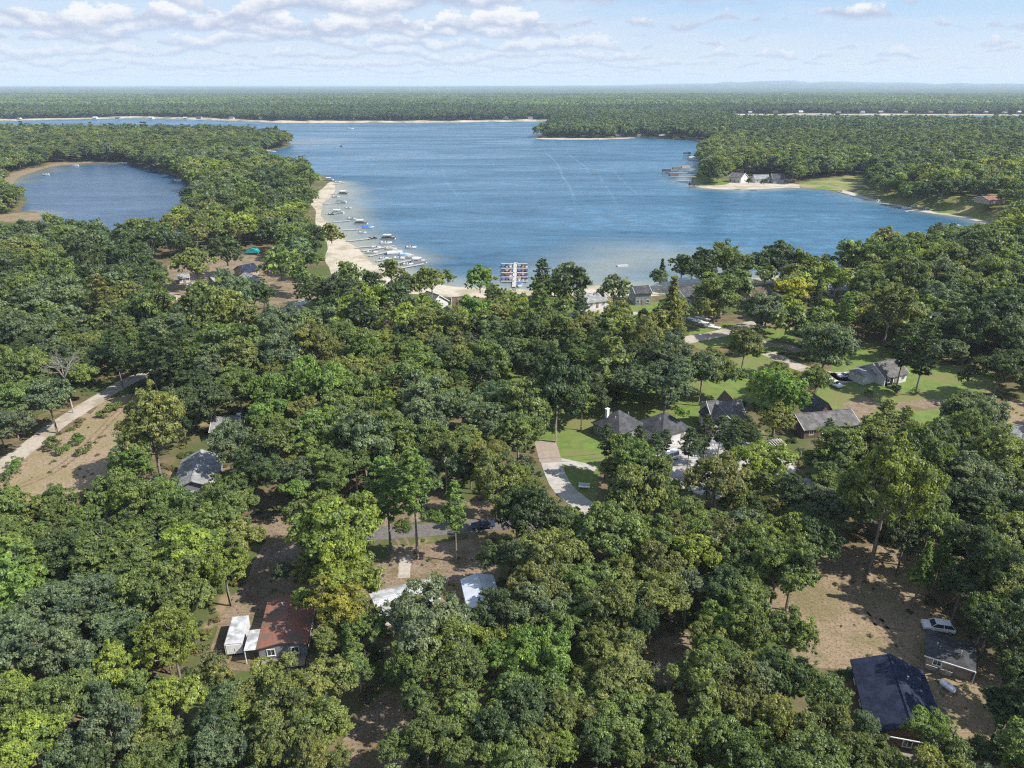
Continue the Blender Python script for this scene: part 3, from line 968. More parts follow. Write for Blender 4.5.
root, (c, rz, L) = ridge_house('house', 'long grey roof with dark brick cross gable beside the green lawn', 'house', (798,414), (848,409), 4.8, 4.2, 2.8, mat_brick, mat_shingle, wins=(4, 1), landmark='the dark brick gabled house', ext=.4)
cg = MB(); cg.loft([[(-1.6, yy, 2.6), (4.2, yy, 2.6), (1.3, yy, 6.6)] for yy in (.5, 6.0)]); cg.build('cross_gable', mat_brick, root)
cr = MB()
for s in (-1, 1):
    up = [(1.3, .2, 6.85), (1.3, 6.4, 6.85), (1.3 + s * 3.3, 6.4, 2.5), (1.3 + s * 3.3, .2, 2.5)]
    vs = up + [(x, y, z - .14) for x, y, z in up]
    cr.add(vs, [(0, 1, 2, 3), (7, 6, 5, 4), (3, 2, 6, 7), (0, 3, 7, 4)] if s < 0 else [(3, 2, 1, 0), (4, 5, 6, 7), (7, 6, 2, 3), (4, 7, 3, 0)])
cr.build('gable_roof', mat_dkshingle, root)

# white pergola and clutter on the pale court
def pergola(label, c, rz, w, d, h):
    t = thing('pergola', label, 'pergola', (c.x, c.y, 0), rz)
    for sx in (-1, 1):
        for sy in (-1, 1):
            m = MB(); m.box((sx * w / 2, sy * d / 2, h / 2), (.18, .18, h)); m.build('post', mat_trim, t)
    m = MB()
    for sy in (-1, 1): m.box((0, sy * d / 2, h + .1), (w + .7, .14, .2))
    m.build('beam', mat_trim, t)
    m = MB()
    n = 8
    for i in range(n): m.box((-w / 2 + w * i / (n - 1), 0, h + .27), (.09, d + .8, .14))
    m.build('rafters', mat_trim, t)
pergola('white timber pergola at the end of the pale court beside the dark brick gabled house', G(772, 452, 0), R_(8), 4.6, 2.6, 2.3)
pergola('white pergola on the pale court in front of the white-gabled two-storey house', G(712, 455, 0), R_(-6), 4.4, 3.0, 2.3)

# --- right: white garage house
root, (c, rz, L) = ridge_house('garage_house', 'white house with grey roof and dark open garage beside parked cars', 'house', (874,363), (896,358.5), 5.6, 4.6, 2.9, mat_white, mat_shingle, wins=(3, 1), landmark='the white garage house', ext=0)
gd = MB(); gd.box((-L / 2 + 1.9, -4.63, 1.15), (3.0, .08, 2.3)); gd.build('garage_shade_panel', mat_garage_shade, root)  # flat near-black panel stands in for the shade inside the garage
ex = MB(); ex.box((-L / 2 - 2.4, 1.2, 1.4), (4.6, 5.2, 2.8)); ex.build('wing', mat_white, root)
er = MB(); er.box((-L / 2 - 2.4, 1.2, 3.1), (5.3, 6.0, .6), top=(.9, .25)); er.build('wing_roof', mat_ltshingle, root)

# --- the shore
def shore(label, p1, p2, zr, hw, eave, wall, roof, lm=None, **kw):
    kw.setdefault('wins', (3, 1))
    return ridge_house('cottage', label, 'cottage', p1, p2, zr, hw, eave, wall, roof, landmark=lm, **kw)
shore('brown roofed cottage standing on the south beach', (453,297), (478,297), 6.0, 4.8, 3.0, mat_tan, mat_brnroof, 'the brown-roofed beach cottage', chimney=(3.5, 0))
shore('white gabled cottage beside the brown roofed beach cottage', (427,291), (439,295), 6.2, 4.2, 3.4, mat_white, mat_shingle, 'the white-gabled cottage')
shore('small bright white cottage behind dark trees near the west beach', (373,295), (384,297), 5.5, 3.4, 3.2, mat_white, mat_ltshingle, 'the small white cottage')
shore('cottage with slate grey roof beside the pale lane', (299,305), (314,318), 5.0, 4.2, 2.8, mat_greysiding, mat_dkshingle, 'the slate-roofed cottage', trim=False)
shore('grey roofed cottage on the south beach beneath the two dark pines', (514,297), (534,296), 5.4, 4.4, 2.8, mat_tan, mat_shingle, 'the grey-roofed cottage under the pines')
shore('pale grey flat-looking cottage beside the shore car park', (584,294), (602,292), 5.0, 4.0, 2.8, mat_white, mat_ltshingle, 'the cottage by the shore car park')
shore('dark grey two-storey cottage standing alone on the south beach', (633,286), (648,285.5), 6.6, 4.6, 5.0, mat_greysiding, mat_dkshingle, 'the dark two-storey cottage', storeys=2)
shore('dark roofed cottage with white front between leafy oaks at the shore', (678,288), (692,285), 6.2, 4.6, 3.3, mat_white, mat_dkshingle, 'the dark-roofed shore cottage')
shore('wide brown roofed cottage behind the golden yellow tree', (746,288), (767,286), 5.4, 5.0, 2.9, mat_tan, mat_brnroof, 'the wide brown-roofed cottage')
shore('light grey cottage with white walls behind the lime green tree by the lake', (829,280), (846,281), 5.8, 4.6, 3.2, mat_white, mat_ltshingle, 'the light grey lake cottage')
shore('grey roof peeping out above the round grey-green oak by the lane', (806,322), (824,318), 5.0, 4.2, 2.8, mat_white, mat_shingle, 'the grey roof by the lane')
shore('pale roofed house at the edge of the tan track with dark cars', (1012,424), (1034,428), 4.6, 4.2, 2.7, mat_tan, mat_ltshingle, 'the pale-roofed house by the tan track', trim=False)
shore('low cottage with tan walls glimpsed behind the centre lawn trees', (372,404), (392,402), 4.6, 3.8, 2.8, mat_tan, mat_shingle, 'the hidden tan cottage', trim=False)
# upper left hamlet
shore('dark blue-black roofed cottage beside the teal tarp', (238,266), (253,263), 5.0, 4.0, 2.8, mat_tan, mat_navy, 'the blue-black roofed cottage', trim=False)
shore('cottage with pale grey roof in front of the blue-black roofed cottage', (245,272), (257,276), 4.4, 3.4, 2.7, mat_white, mat_ltshingle, 'the pale hamlet cottage', trim=False)
shore('low grey roofed cottage half hidden by hamlet trees', (211,277), (226,274), 4.4, 3.6, 2.7, mat_greysiding, mat_ltshingle, 'the low grey hamlet cottage', trim=False)
shore('weathered pink-grey roofed shack beside the tan yard of the hamlet', (162,291), (174,293), 3.6, 3.0, 2.5, mat_tan, surf('weathered_pink_roof', (.36, .28, .26), (.28, .22, .2), 1, .9, .1), 'the pink-grey shack', trim=False)
shore('small pale roofed hut at the top of the hamlet yard', (178,274), (188,273), 3.6, 2.6, 2.4, mat_white, mat_ltshingle, 'the pale hut', trim=False)
m = MB()
m.add([(-2.6, -2, 2.4), (0, -2, 3.5), (2.6, -2, 2.3), (-2.6, 2, 2.5), (0, 2, 3.4), (2.6, 2, 2.4), (-3.0, -2.1, 1.0), (3.0, -2.1, .9), (-3.0, 2.1, 1.0), (3.0, 2.1, .9)], [(0, 1, 4, 3), (1, 2, 5, 4), (6, 0, 3, 8), (2, 7, 9, 5), (6, 7, 2, 1, 0), (8, 3, 4, 5, 9)])
o = m.build('tarpaulin', surf('teal_tarpaulin', (0.03, .30, .27), (.03, .24, .22), 1, .5, .3)); o.location = G(253.5, 254, 0); tag(o, 'teal tarpaulin draped over a heap behind the blue-black roofed cottage', 'tarpaulin')

# east point
shore('white gabled house on the sandy point with glass front', (733,172), (745,173), 8.0, 6.5, 4.5, mat_white, mat_shingle, 'the white house on the point')
shore('grey roofed house beside the white gabled house on the point', (754,174.5), (768,174.5), 6.5, 6.0, 3.4, mat_white, mat_ltshingle)
shore('dark roofed house closest to the wood on the sandy point', (772,173.5), (783,173.5), 8.0, 5.5, 4.0, mat_greysiding, mat_dkshingle)
shore('white house with flat front behind the other houses of the point', (748,164), (762,163.7), 6.5, 5.0, 4.0, mat_white, mat_ltshingle)
zb = float(bankh(*G(990, 198, 8.5)[:2]))
shore('low house with red-orange roof on top of the grassy bank', (983,196), (998,195), 4.6, 5.5, 2.8, mat_tan, surf('red_orange_roof', (.22, .10, .075), (.18, .085, .065), .8, .7, .2), 'the red-roofed house on the bank', z0=zb)

# far shore cottages, a few pixels each
farwall = [mat_white, mat_tan, mat_greysiding, mat_white]
farroof = [mat_shingle, mat_brnroof, mat_ltshingle, mat_dkshingle, mat_whiteroof]
rf = random.Random(31)
def far_row(pxs, y, grp, label, z0=3.2):
    for px in pxs:
        c = G(px, y, 0)
        k = rf.uniform(.85, 1.3)
        build_house('far_cottage', label, 'cottage', (c.x, c.y), rf.uniform(-.4, .4), 10 * k, 3.6 * k, 2.8 * k, 5.2 * k, rf.choice(farwall), rf.choice(farroof), far=True, trim=False, doors=False, group=grp, z0=z0, oh=.7)
far_row([20, 96, 118, 152, 168, 178, 186, 200, 232, 262, 285, 300, 318, 352, 360, 388, 394, 418, 424, 442, 452, 470, 478, 492, 506, 530], 120.4, 'cottages along the far lake shore', 'small pale cottage among trees on the sandy far shore of the big lake')
far_row([722, 734, 750, 775, 800, 838, 862, 880, 905, 930, 950, 968, 985, 1004, 1018], 114.6, 'cottages along the second lake', 'tiny pale cottage on the distant pale strip behind the eastern wood', 4.5)
far_row([618, 640, 662], 137.3, 'cottages on the wooded point shore', 'small cottage at the water edge under the wood north of the point', .2)

# ------------------------------------------------------------------ cars
CARMATS = {}
def car_meshes(kind, col):
    key = (kind, col)
    if key in CARMATS: return CARMATS[key]
    if kind == 'suv':
        L, W, prof = 4.7, 1.9, [(-2.35, .55, .85), (-2.3, .4, 1.05), (-1.2, .35, 1.12), (1.2, .35, 1.12), (2.2, .38, 1.05), (2.35, .5, .9)]
        cab = [(-1.25, 1.1), (-.55, 1.68), (1.6, 1.7), (2.2, 1.1)]
    elif kind == 'van':
        L, W, prof = 5.2, 2.0, [(-2.6, .55, .95), (-2.5, .4, 1.2), (-1.6, .35, 1.3), (2.5, .35, 1.3), (2.6, .45, 1.2)]
        cab = [(-1.7, 1.28), (-1.0, 2.1), (2.4, 2.12), (2.55, 1.28)]
    else:
        L, W, prof = 4.6, 1.8, [(-2.3, .5, .72), (-2.2, .36, .85), (-1.0, .32, .95), (1.3, .32, .98), (2.2, .36, .92), (2.3, .48, .82)]
        cab = [(-1.05, .93), (-.35, 1.38), (.9, 1.4), (1.7, .96)]
    body = MB()
    def sec(x, z0, z1, w):
        b = .12
        return [(x, -w / 2 + b, z0), (x, w / 2 - b, z0), (x, w / 2, z0 + .15), (x, w / 2, z1 - .18), (x, w / 2 - .16, z1), (x, -w / 2 + .16, z1), (x, -w / 2, z1 - .18), (x, -w / 2, z0 + .15)]
    body.loft([sec(x, a, b_, W * (1 if 0 < i < len(prof) - 1 else .86)) for i, (x, a, b_) in enumerate(prof)])
    (x0, z0), (x1, z1), (x2, z2), (x3, z3) = cab
    w0, w1 = W * .93, W * .74
    gl = MB()
    gl.add([(x0, -w0/2, z0), (x0, w0/2, z0), (x3, w0/2, z3), (x3, -w0/2, z3), (x1, -w1/2, z1), (x1, w1/2, z1), (x2, w1/2, z2), (x2, -w1/2, z2)],
           [(0, 4, 5, 1), (1, 5, 6, 2), (2, 6, 7, 3), (3, 7, 4, 0), (4, 7, 6, 5)])
    ro = MB(); ro.box(((x1 + x2) / 2, 0, (z1 + z2) / 2 + .02), (x2 - x1 + .12, w1 + .08, .07), top=(.94, .88))
    for sx in (-1, 1):
        ro.tube([(x0 + .02, sx * (w0/2), z0), (x1, sx * (w1/2 + .01), z1)], .05, 4); ro.tube([(x3 - .02, sx * (w0/2), z3), (x2, sx * (w1/2 + .01), z2)], .05, 4)
        ro.tube([((x1+x2)/2, sx * (w0/2 + .01), z0), ((x1+x2)/2, sx * (w1/2 + .02), z1)], .045, 4)
    wh = MB(); wh.loft([[(.34 * math.cos(k * .4488), dy, .34 * math.sin(k * .4488)) for k in range(14)] for dy in (-.11, .11)])
    rim = MB(); rim.loft([[(.2 * math.cos(k * .5236), dy, .2 * math.sin(k * .5236)) for k in range(12)] for dy in (-.125, .125)])
    hl = MB(); hl.box((0, 0, 0), (.12, .36, .16), top=(.8, .9))
    pm = paint('car_paint_' + '_'.join('%d' % (c * 100) for c in col), col)
    r = (body.mesh('body', pm), gl.mesh('windows', mat_glass), ro.mesh('roof', pm), wh.mesh('wheel', mat_tyre), rim.mesh('rim', mat_alu), hl.mesh('headlight', mat_trim), prof, W)
    CARMATS[key] = r
    return r
def car(label, px, rz, kind='sedan', col=(.75, .76, .77), cat='car', group=None, z0=0.03):
    p = G(px[0], px[1], 0.6)
    t = thing('parked_car', label, cat, (p.x, p.y, z0), rz, group)
    body, gl, ro, wh, rim, hl, prof, W = car_meshes(kind, col)
    link('body', body, t); link('windows', gl, t); link('roof', ro, t)
    for x in (prof[0][0] + .85, prof[-1][0] - .85):
        for s in (-1, 1):
            w = link('wheel', wh, t); w.location = (x, s * (W / 2 - .1), .34)
            link('rim', rim, w)
    for s in (-1, 1):
        h = link('headlight', hl, t); h.location = (prof[0][0] + .06, s * W * .32, prof[0][2] - .08)
    return t
white, silver, black, dkblue = (.78, .79, .8), (.45, .46, .48), (.025, .025, .028), (.03, .04, .07)
c_ = car('white sport utility car parked beside the dark shed at the clearing', (938, 627), R_(-14), 'suv', white)
LM['the white car by the shed'] = tuple(c_.location[:2])
car('white sedan parked closest to the white garage house', (857, 373.5), R_(8), 'sedan', white, group='cars by the white garage house')
car('silver-white car parked behind the white sedan under the grey-green oak', (845, 375.5), R_(14), 'sedan', (.6, .61, .63), group='cars by the white garage house')
car('white car standing apart at the end of the gravel drive by the lawn', (834, 384), R_(115), 'suv', white, group='cars by the white garage house')
car('dark car driving on the asphalt road beside the slim green tree', (483, 525), R_(10), 'sedan', dkblue)
car('white car glimpsed through oak leaves left of the power line', (162, 539), R_(20), 'van', white)
car('white car parked in the tan yard of the hamlet', (192, 285), R_(5), 'sedan', white)
for i, (px, col, lab) in enumerate((((580, 306.5), black, 'black car at the shore car park, nearest to the pines'), ((588, 306), (.1, .1, .11), 'charcoal car in the middle of the shore car park row'), ((596, 305), (.2, .2, .21), 'grey car at the shore car park, nearest to the grey-green oak'))):
    car(lab, px, R_(80), 'suv', col, group='cars at the shore car park')
car('dark car beside the pale-roofed house at the tan track', (1014, 441), R_(160), 'sedan', black, group='cars by the tan track')
car('dark blue car parked behind the dark car at the tan track', (1022, 436), R_(160), 'suv', dkblue, group='cars by the tan track')
car('blue and white van under trees behind the centre wood', (403, 414), R_(0), 'van', (.3, .33, .55))
car('silver car under trees beside the blue and white van', (378, 413), R_(15), 'sedan', (.5, .5, .52))
car('white van parked in the shade of the pale court', (668, 458), R_(30), 'van', white)

# ------------------------------------------------------------------ boats and docks
def pontoon(label, px, rz, canopy=(.7, .7, .68), hull=(.5, .5, .5), k=1.0, group=None, z0=.05):
    p = G(px[0], px[1], 1.0)
    t = thing('pontoon_boat', label, 'boat', (p.x, p.y, z0), rz, group)
    t.scale = (k * 1.12, k * 1.12, k * 1.12)
    for s in (-1, 1):
        m = MB(); m.loft(lathe([(-3.4, .1), (-3.2, .3), (-2.5, .33), (3.2, .33), (3.4, .3)], 10)); o = m.build('pontoon', mat_alu, t, True); o.location = (0, s * .85, .15)
    m = MB(); m.box((.1, 0, .56), (6.6, 2.5, .16)); m.build('deck', mat_paledock, t)
    m = MB()
    for s in (-1, 1): m.box((.1, s * 1.2, .95), (6.4, .06, .62))
    m.box((-3.1, 0, .95), (.06, 2.4, .62)); m.box((3.3, 0, .95), (.06, 2.4, .62)); m.build('rail', paint('hull_%d_%d_%d' % tuple(int(c * 100) for c in hull), hull), t)
    m = MB(); m.box((-2, .85, .85), (1.8, .55, .45)); m.box((-2, -.85, .85), (1.8, .55, .45)); m.box((2.4, 0, .85), (.6, 2.0, .45)); m.build('seat', mat_trim, t)
    if canopy:
        m = MB(); m.box((.9, 0, 2.35), (4.0, 2.5, .1), top=(.9, .8)); c = m.build('canopy', surf('canvas_%d_%d_%d' % tuple(int(v * 100) for v in canopy), canopy, None, 2, .8, .2), t)
        m = MB()
        for x in (-.9, 2.7):
            for s in (-1, 1): m.tube([(x, s * 1.15, .6), (x + .1, s * 1.1, 2.33)], .04, 5)
        m.build('canopy_frame', mat_alu, c)
    m = MB(); m.box((3.6, 0, .6), (.45, .4, .9), top=(.8, .8)); m.build('motor', paint('motor_black', (.03, .03, .03)), t)
    return t
def motorboat(label, px, rz, hull=(.75, .75, .74), cover=None, k=1.0, group=None, z0=.03, L=5.6, x_=None):
    p = G(px[0], px[1], .5)
    t = thing('motor_boat', label, 'boat', (p.x, p.y, z0), rz, group)
    t.scale = (k * 1.12, k * 1.12, k * 1.12)
    secs = []
    for x, w, zk, zt in ((-2.9, .05, .55, 1.05), (-2.3, .8, .2, 1.0), (-1.2, 1.7, -.1, .92), (.5, 2.1, -.2, .88), (2.6, 2.0, -.2, .86)):
        secs.append([(x, 0, zk), (x, w / 2 * .8, zk + .25), (x, w / 2, zt), (x, -w / 2, zt), (x, -w / 2 * .8, zk + .25)])
    m = MB(); m.loft(secs); m.build('hull', paint('hull_%d_%d_%d' % tuple(int(c * 100) for c in hull), hull), t)
    if cover:
        m = MB(); m.loft([[(x, -w / 2, .9), (x, w / 2, .9), (x, w * .28, z), (x, -w * .28, z)] for x, w, z in ((-1.9, 1.0, .98), (-.3, 2.0, 1.4), (2.5, 2.0, 1.1))]); m.build('cover', surf('cover_%d_%d_%d' % tuple(int(v * 100) for v in cover), cover, None, 2, .7, .2), t)
    else:
        m = MB(); m.box((.9, 0, .9), (2.7, 1.55, .06)); m.build('cockpit', surf('cockpit_grey', (.2, .2, .21), None, 2, .8, .2), t)
        m = MB(); m.add([(-.75, -.9, .92), (-.75, .9, .92), (-.25, .8, 1.4), (-.25, -.8, 1.4), (-.7, -.9, .92), (-.7, .9, .92), (-.2, .8, 1.4), (-.2, -.8, 1.4)], [(0, 1, 2, 3), (7, 6, 5, 4), (3, 2, 6, 7), (0, 3, 7, 4), (1, 5, 6, 2)]); m.build('windscreen', mat_glass, t)
        m = MB(); m.box((.2, .45, 1.05), (.5, .5, .3)); m.box((.2, -.45, 1.05), (.5, .5, .3)); m.box((1.9, 0, 1.02), (.5, 1.5, .3)); m.build('seat', mat_trim, t)
    m = MB(); m.box((2.8, 0, .75), (.4, .4, .9), top=(.8, .8)); m.build('motor', paint('motor_black', (.03, .03, .03)), t)
    return t
def jetski(label, px, rz, col, group=None):
    p = G(px[0], px[1], .4)
    t = thing('jet_ski', label, 'jet ski', (p.x, p.y, .03), rz, group)
    m = MB(); m.loft([[(x, 0, a), (x, w / 2, .35), (x, w * .3, b), (x, -w * .3, b), (x, -w / 2, .35)] for x, w, a, b in ((-1.5, .1, .3, .5), (-.8, .9, .0, .75), (.4, 1.15, -.05, .7), (1.5, 1.0, 0, .5))]); m.build('hull', paint('jet_%d' % int(col[0] * 100), col), t)
    m = MB(); m.box((.5, 0, .9), (1.3, .38, .35), top=(.9, .7)); m.build('seat', mat_tyre, t)
    m = MB(); m.tube([(-.4, -.4, 1.05), (-.45, 0, 1.1), (-.4, .4, 1.05)], .04, 5); m.tube([(-.6, 0, .7), (-.45, 0, 1.1)], .05, 5); m.build('handlebar', mat_tyre, t)
def dock(label, a, b, w=1.3, group=None, mat=None, z=.55, nm='dock'):
    a, b = (G(a[0], a[1], z) if len(a) == 2 else Vector(a)), (G(b[0], b[1], z) if len(b) == 2 else Vector(b))
    d = b - a; L = d.length; rz = math.atan2(d.y, d.x)
    t = thing(nm, label, 'dock', (a.x, a.y, 0), rz, group)
    m = MB()
    n = max(2, int(L / 3))
    for i in range(n): m.box((L * (i + .5) / n, 0, z), (L / n - .05, w, .14))
    m.build('deck', mat or mat_dock, t)
    m = MB()
    for i in range(n + 1):
        for s in (-1, 1): m.tube([(L * i / n, s * (w / 2 + .06), -.6), (L * i / n, s * (w / 2 + .06), z + .35)], .06, 5)
    m.build('posts', mat_galv, t)
    return t
GD = 'docks off the west beach'
DOCKS = [((343,230),(362,229)),((347,241),(370,238.5)),((355,247.5),(376,245.8)),((362,251),(394,245.6)),((369,256),(398,249.5)),((376,261),(414,254.6)),((384,265.5),(419,258.6)),((392,269.5),(424,263.6)),((326,214),(343,212.6)),((324,204),(340,202.5)),((331,194),(346,192.5)),((334,184),(345,182.5)),((333,222),(350,220.4))]
ORD = ['first', 'second', 'third', 'fourth', 'fifth', 'sixth', 'seventh', 'eighth', 'ninth', 'tenth', 'eleventh', 'twelfth', 'thirteenth', 'fourteenth']
order = sorted(range(len(DOCKS)), key=lambda i: -DOCKS[i][0][1])
for r, i in enumerate(order):
    dock('slim grey dock off the west beach, %s counted from the south beach' % ORD[r], *DOCKS[i], 1.5, GD)
rb0 = random.Random(12)
GB = 'boats moored off the west beach'
pontoon('pontoon boat with white canopy and dark hull farthest up the west beach', (344,193), R_(170), (.7,.7,.68), (.06,.07,.1), group=GB)
pontoon('pontoon boat with teal canopy off the west beach', (341.5,201.5), R_(175), (.03,.28,.33), (.5,.5,.48), group=GB)
pontoon('pontoon boat with white canopy and grey hull below the teal canopy boat', (338.5,212), R_(178), (.72,.72,.7), (.4,.4,.42), group=GB)
pontoon('pontoon boat with cream canopy beside the blue covered boat', (361.5,222.5), R_(180), (.66,.62,.52), (.08,.08,.1), group=GB)
motorboat('motor boat under a bright blue cover off the west beach', (368,227.5), R_(175), (.7,.7,.7), (.03,.16,.55), 1.1, GB)
pontoon('pontoon boat with white canopy and black hull alone beyond the dock ends', (389,237.5), R_(178), (.76,.76,.75), (.05,.05,.06), group=GB)
motorboat('long white motor boat at the dock end below the black hulled pontoon', (386,243), R_(185), k=1.0, group=GB)
motorboat('small white motor boat moored in the middle of the west docks', (376,247.5), R_(172), k=.85, group=GB)
pontoon('large white pontoon boat without canopy among the lower west docks', (395,252.5), R_(190), None, (.75,.75,.74), 1.1, GB)
motorboat('white motor boat with light blue cover beside the large white pontoon', (405.5,255), R_(170), (.74,.75,.76), (.3,.5,.72), 1.0, GB)
motorboat('white motor boat at anchor in open water past the west docks', (411,247.5), R_(178), k=.9, group=GB)
pontoon('pontoon boat with pale grey canopy at the last dock by the trees', (419,261), R_(190), (.6,.6,.6), (.3,.3,.33), group=GB)
motorboat('tiny white rowing boat near the cream canopy pontoon', (362.6,232.5), R_(175), k=.75, group=GB)
motorboat('white skiff just below the teal canopy pontoon', (348.5,208), R_(170), k=.75, group=GB)
motorboat('white motor boat at the topmost dock of the west beach', (338,182), R_(175), k=.95, group=GB)
pontoon('pontoon boat with pale canopy above the topmost west dock', (329.5,179.5), R_(170), (.7,.7,.72), (.45,.45,.47), group=GB)
motorboat('dark hulled skiff near the beach beside the grey hulled pontoon', (331.5,214), R_(170), (.1,.1,.11), k=.7, group=GB)
motorboat('white skiff at the dock next to the last pontoon boat', (408,264), R_(185), k=.8, group=GB)
motorboat('white skiff drawn close to the sand by the lower west docks', (384,258), R_(185), k=.7, group=GB)
for px_, lab_, cov_ in (((399,258.5), 'white motor boat tied inside the last but one west dock', None), ((372,252.5), 'pale skiff tied near shore at the fourth dock gap of the west beach', None), ((391,249), 'tan covered motor boat between the large white pontoon and the black hulled pontoon', (.4,.34,.26)), ((413,257.8), 'grey covered motor boat at the outer end of the lower west docks', (.3,.3,.31)), ((352,219), 'white motor boat inshore of the cream canopy pontoon', None), ((336,197), 'white skiff inshore of the teal canopy pontoon', None)):
    motorboat(lab_, px_, R_(174 + rb0.uniform(-8, 8)), (.66,.66,.65), cov_, .95, GB)
jetski('black jet ski on the water between west docks, the shoreward one', (370.5,238.6), R_(175), (.04,.04,.05), 'jet skis off the west beach')
jetski('black jet ski on the water between west docks, the lakeward one', (375,238), R_(170), (.05,.05,.06), 'jet skis off the west beach')

# marina: a walkway with cross docks and rows of boats
dock('white marina walkway running out from the south beach', (514,287), (515.5,262.5), 1.7, mat=mat_paledock, nm='marina_walkway')
rows = [263.6, 268.2, 272.6, 277.0, 281.2]
rowname = ['outermost', 'second', 'middle', 'fourth', 'innermost']
for r, y in enumerate(rows):
    dock('white cross dock on the west side of the marina walkway, %s row' % rowname[r], (514.2, y), (501.5, y), 1.2, 'marina cross docks', mat_paledock)
    dock('white cross dock on the east side of the marina walkway, %s row' % rowname[r], (516.2, y), (527.5, y), 1.2, 'marina cross docks', mat_paledock)
hulls = [(.05,.05,.06), (.22,.08,.06), (.06,.07,.12), (.6,.6,.6), (.08,.08,.09), (.3,.3,.32)]
covers = [(.04,.04,.05), (.05,.055,.08), None, (.05,.10,.22), (.14,.06,.045), (.2,.19,.18)]
rb = random.Random(9)
for r in range(4):
    y = (rows[r] + rows[r + 1]) / 2 + .3
    for s, nm, xs in (('w', 'west', (503, 506.6, 510.2)), ('e', 'east', (519, 522.6, 526.2))):
        for j, x in enumerate(xs):
            pos = ('outer', 'middle', 'inner')[j] if s == 'w' else ('inner', 'middle', 'outer')[j]
            motorboat('boat in the %s marina slip, %s side, %s gap counted from open water' % (pos, nm, ORD[r]), (x, y), R_(90 + rb.uniform(-4, 4)), rb.choice(hulls), rb.choice(covers[:2] + covers[3:]), .72, 'boats in the marina')
motorboat('blue covered boat by the foot of the marina walkway', (519.5, 285), R_(80), (.7,.7,.7), (.06,.13,.3), .9, 'boats in the marina')

# open water
motorboat('speed boat trailing a pale wake far out toward the far shore', (350.5,129), R_(180), k=2.0)
motorboat('white speed boat with short wake north of the west wood', (341.5,146), R_(120), k=1.5)
t = thing('swim_raft', 'pale swim raft floating off the south beach', 'raft', tuple(G(622.5, 265.5, .3)), R_(12))
m = MB(); m.box((0, 0, .15), (5.6, 2.2, .12)); m.build('deck', mat_paledock, t)
for s in (-.8, .8):
    m = MB(); m.box((0, s, -.1), (5.4, .5, .36)); m.build('float', mat_trim, t)
m = MB()
for y in (-.25, .25): m.tube([(2.9, y, -.3), (2.9, y, .8), (2.6, y, .85)], .04, 5)
for z in (0, .3, .6): m.box((2.9, 0, z), (.06, .5, .05))
m.build('ladder', mat_alu, t)
motorboat('small dark boat moored beyond the lime green tree', (827.5,264.5), R_(5), (.04,.04,.05), (.04,.04,.05), .8)
pontoon('white pontoon boat moored alone in the east bay', (935,229), R_(200), (.75,.75,.74), (.7,.7,.7), 1.0)
dock('pale floating dock in the east bay beside the sand spit', (948,225.4), (960,225), 2.4, mat=mat_paledock)
GE = 'boats along the east bank'
for i, (px, hull, lab) in enumerate((((906,208), white, 'white boat pulled up at the foot of the east bank, first of three'), ((914.5,206.5), (.6,.62,.66), 'pale blue boat at the foot of the east bank beside a dock'), ((928,208.5), (.66,.68,.75), 'white boat under the shaded slope of the east bank'), ((879,200.5), white, 'white boat by the rocks where the east bank begins'), ((872,196.5), (.5,.48,.4), 'tan boat by the brown shore sheds west of the bank'))):
    motorboat(lab, px, R_(160 + 20 * i), hull, k=1.0, group=GE)
dock('pale dock at the foot of the shaded east bank', (905,211.5), (919,209.5), 1.6, mat=mat_paledock)
dock('grey dock off the meadow shore west of the bank', (868,196), (879,197.5), 1.6)
dock('low dock in front of the meadow reeds', (838,191.5), (848,194), 1.4)
for i, (a, b) in enumerate((((702,172),(666,173)), ((702,176.5),(671,176.8)), ((697,181),(677,180.6)), ((702,160),(688,154.5)), ((697,184),(690,186.3)))):
    dock(['long grey pier farthest north off the wooded point', 'middle long grey pier off the wooded point', 'shorter grey pier closest to the tip of the wooded point', 'slanting pier north of the long piers of the point', 'stub dock at the sandy tip of the point'][i], a, b, 1.6, 'piers of the wooded point')
def boatlift(label, px, k=1.0, can=(.05, .05, .055), group='boat lifts at the wooded point'):
    p = G(px[0], px[1], 1.5)
    t = thing('boat_lift', label, 'boat lift', (p.x, p.y, 0.0), R_(5), group)
    t.scale = (k, k, k)
    m = MB(); m.box((0, 0, 2.75), (7.6, 3.8, 1.7), top=(.92, .45)); m.build('canopy', surf('canvas_%d_%d_%d' % tuple(int(v * 100) for v in can), can, None, 2, .8, .2), t)
    for sx in (-1, 1):
        for sy in (-1, 1):
            m = MB(); m.tube([(sx * 2.9, sy * 1.6, -.8), (sx * 2.9, sy * 1.6, 2.9)], .08, 6); m.build('post', mat_galv, t)
    m = MB(); m.box((0, -.9, .9), (6, .15, .15)); m.box((0, .9, .9), (6, .15, .15)); m.build('cradle', mat_galv, t)
    return p
for px, lab, can in (((666.5,172), 'black canopied boat lift at the outer end of the longest pier', (.04,.04,.045)), ((676.5,170), 'brown canopied boat lift halfway along the longest pier', (.12,.09,.07)), ((685.5,168.5), 'tan canopied boat lift closest to shore by the longest pier', (.3,.24,.18)), ((673.5,176.5), 'dark brown boat lift at the end of the middle pier', (.1,.07,.06)), ((694,186), 'black boat lift at the sandy tip of the point', (.03,.03,.035)), ((687,154.5), 'dark boat lift alone north of the long piers', (.05,.05,.06)), ((692,158.5), 'pale boat lift beside the slanting pier', (.4,.38,.36))):
    boatlift(lab, px, 1.15, can)
for px, lab in (((46,174.8), 'white boat near the sandy west end of the pond'), ((75.7,165.6), 'white boat by the north shore of the pond'), ((178,180.5), 'pale boat at the east corner of the pond'), ((124.5,163.2), 'pale boat under the trees on the north shore of the pond')):
    motorboat(lab, px, R_(10), white, k=1.1, group='boats on the pond')
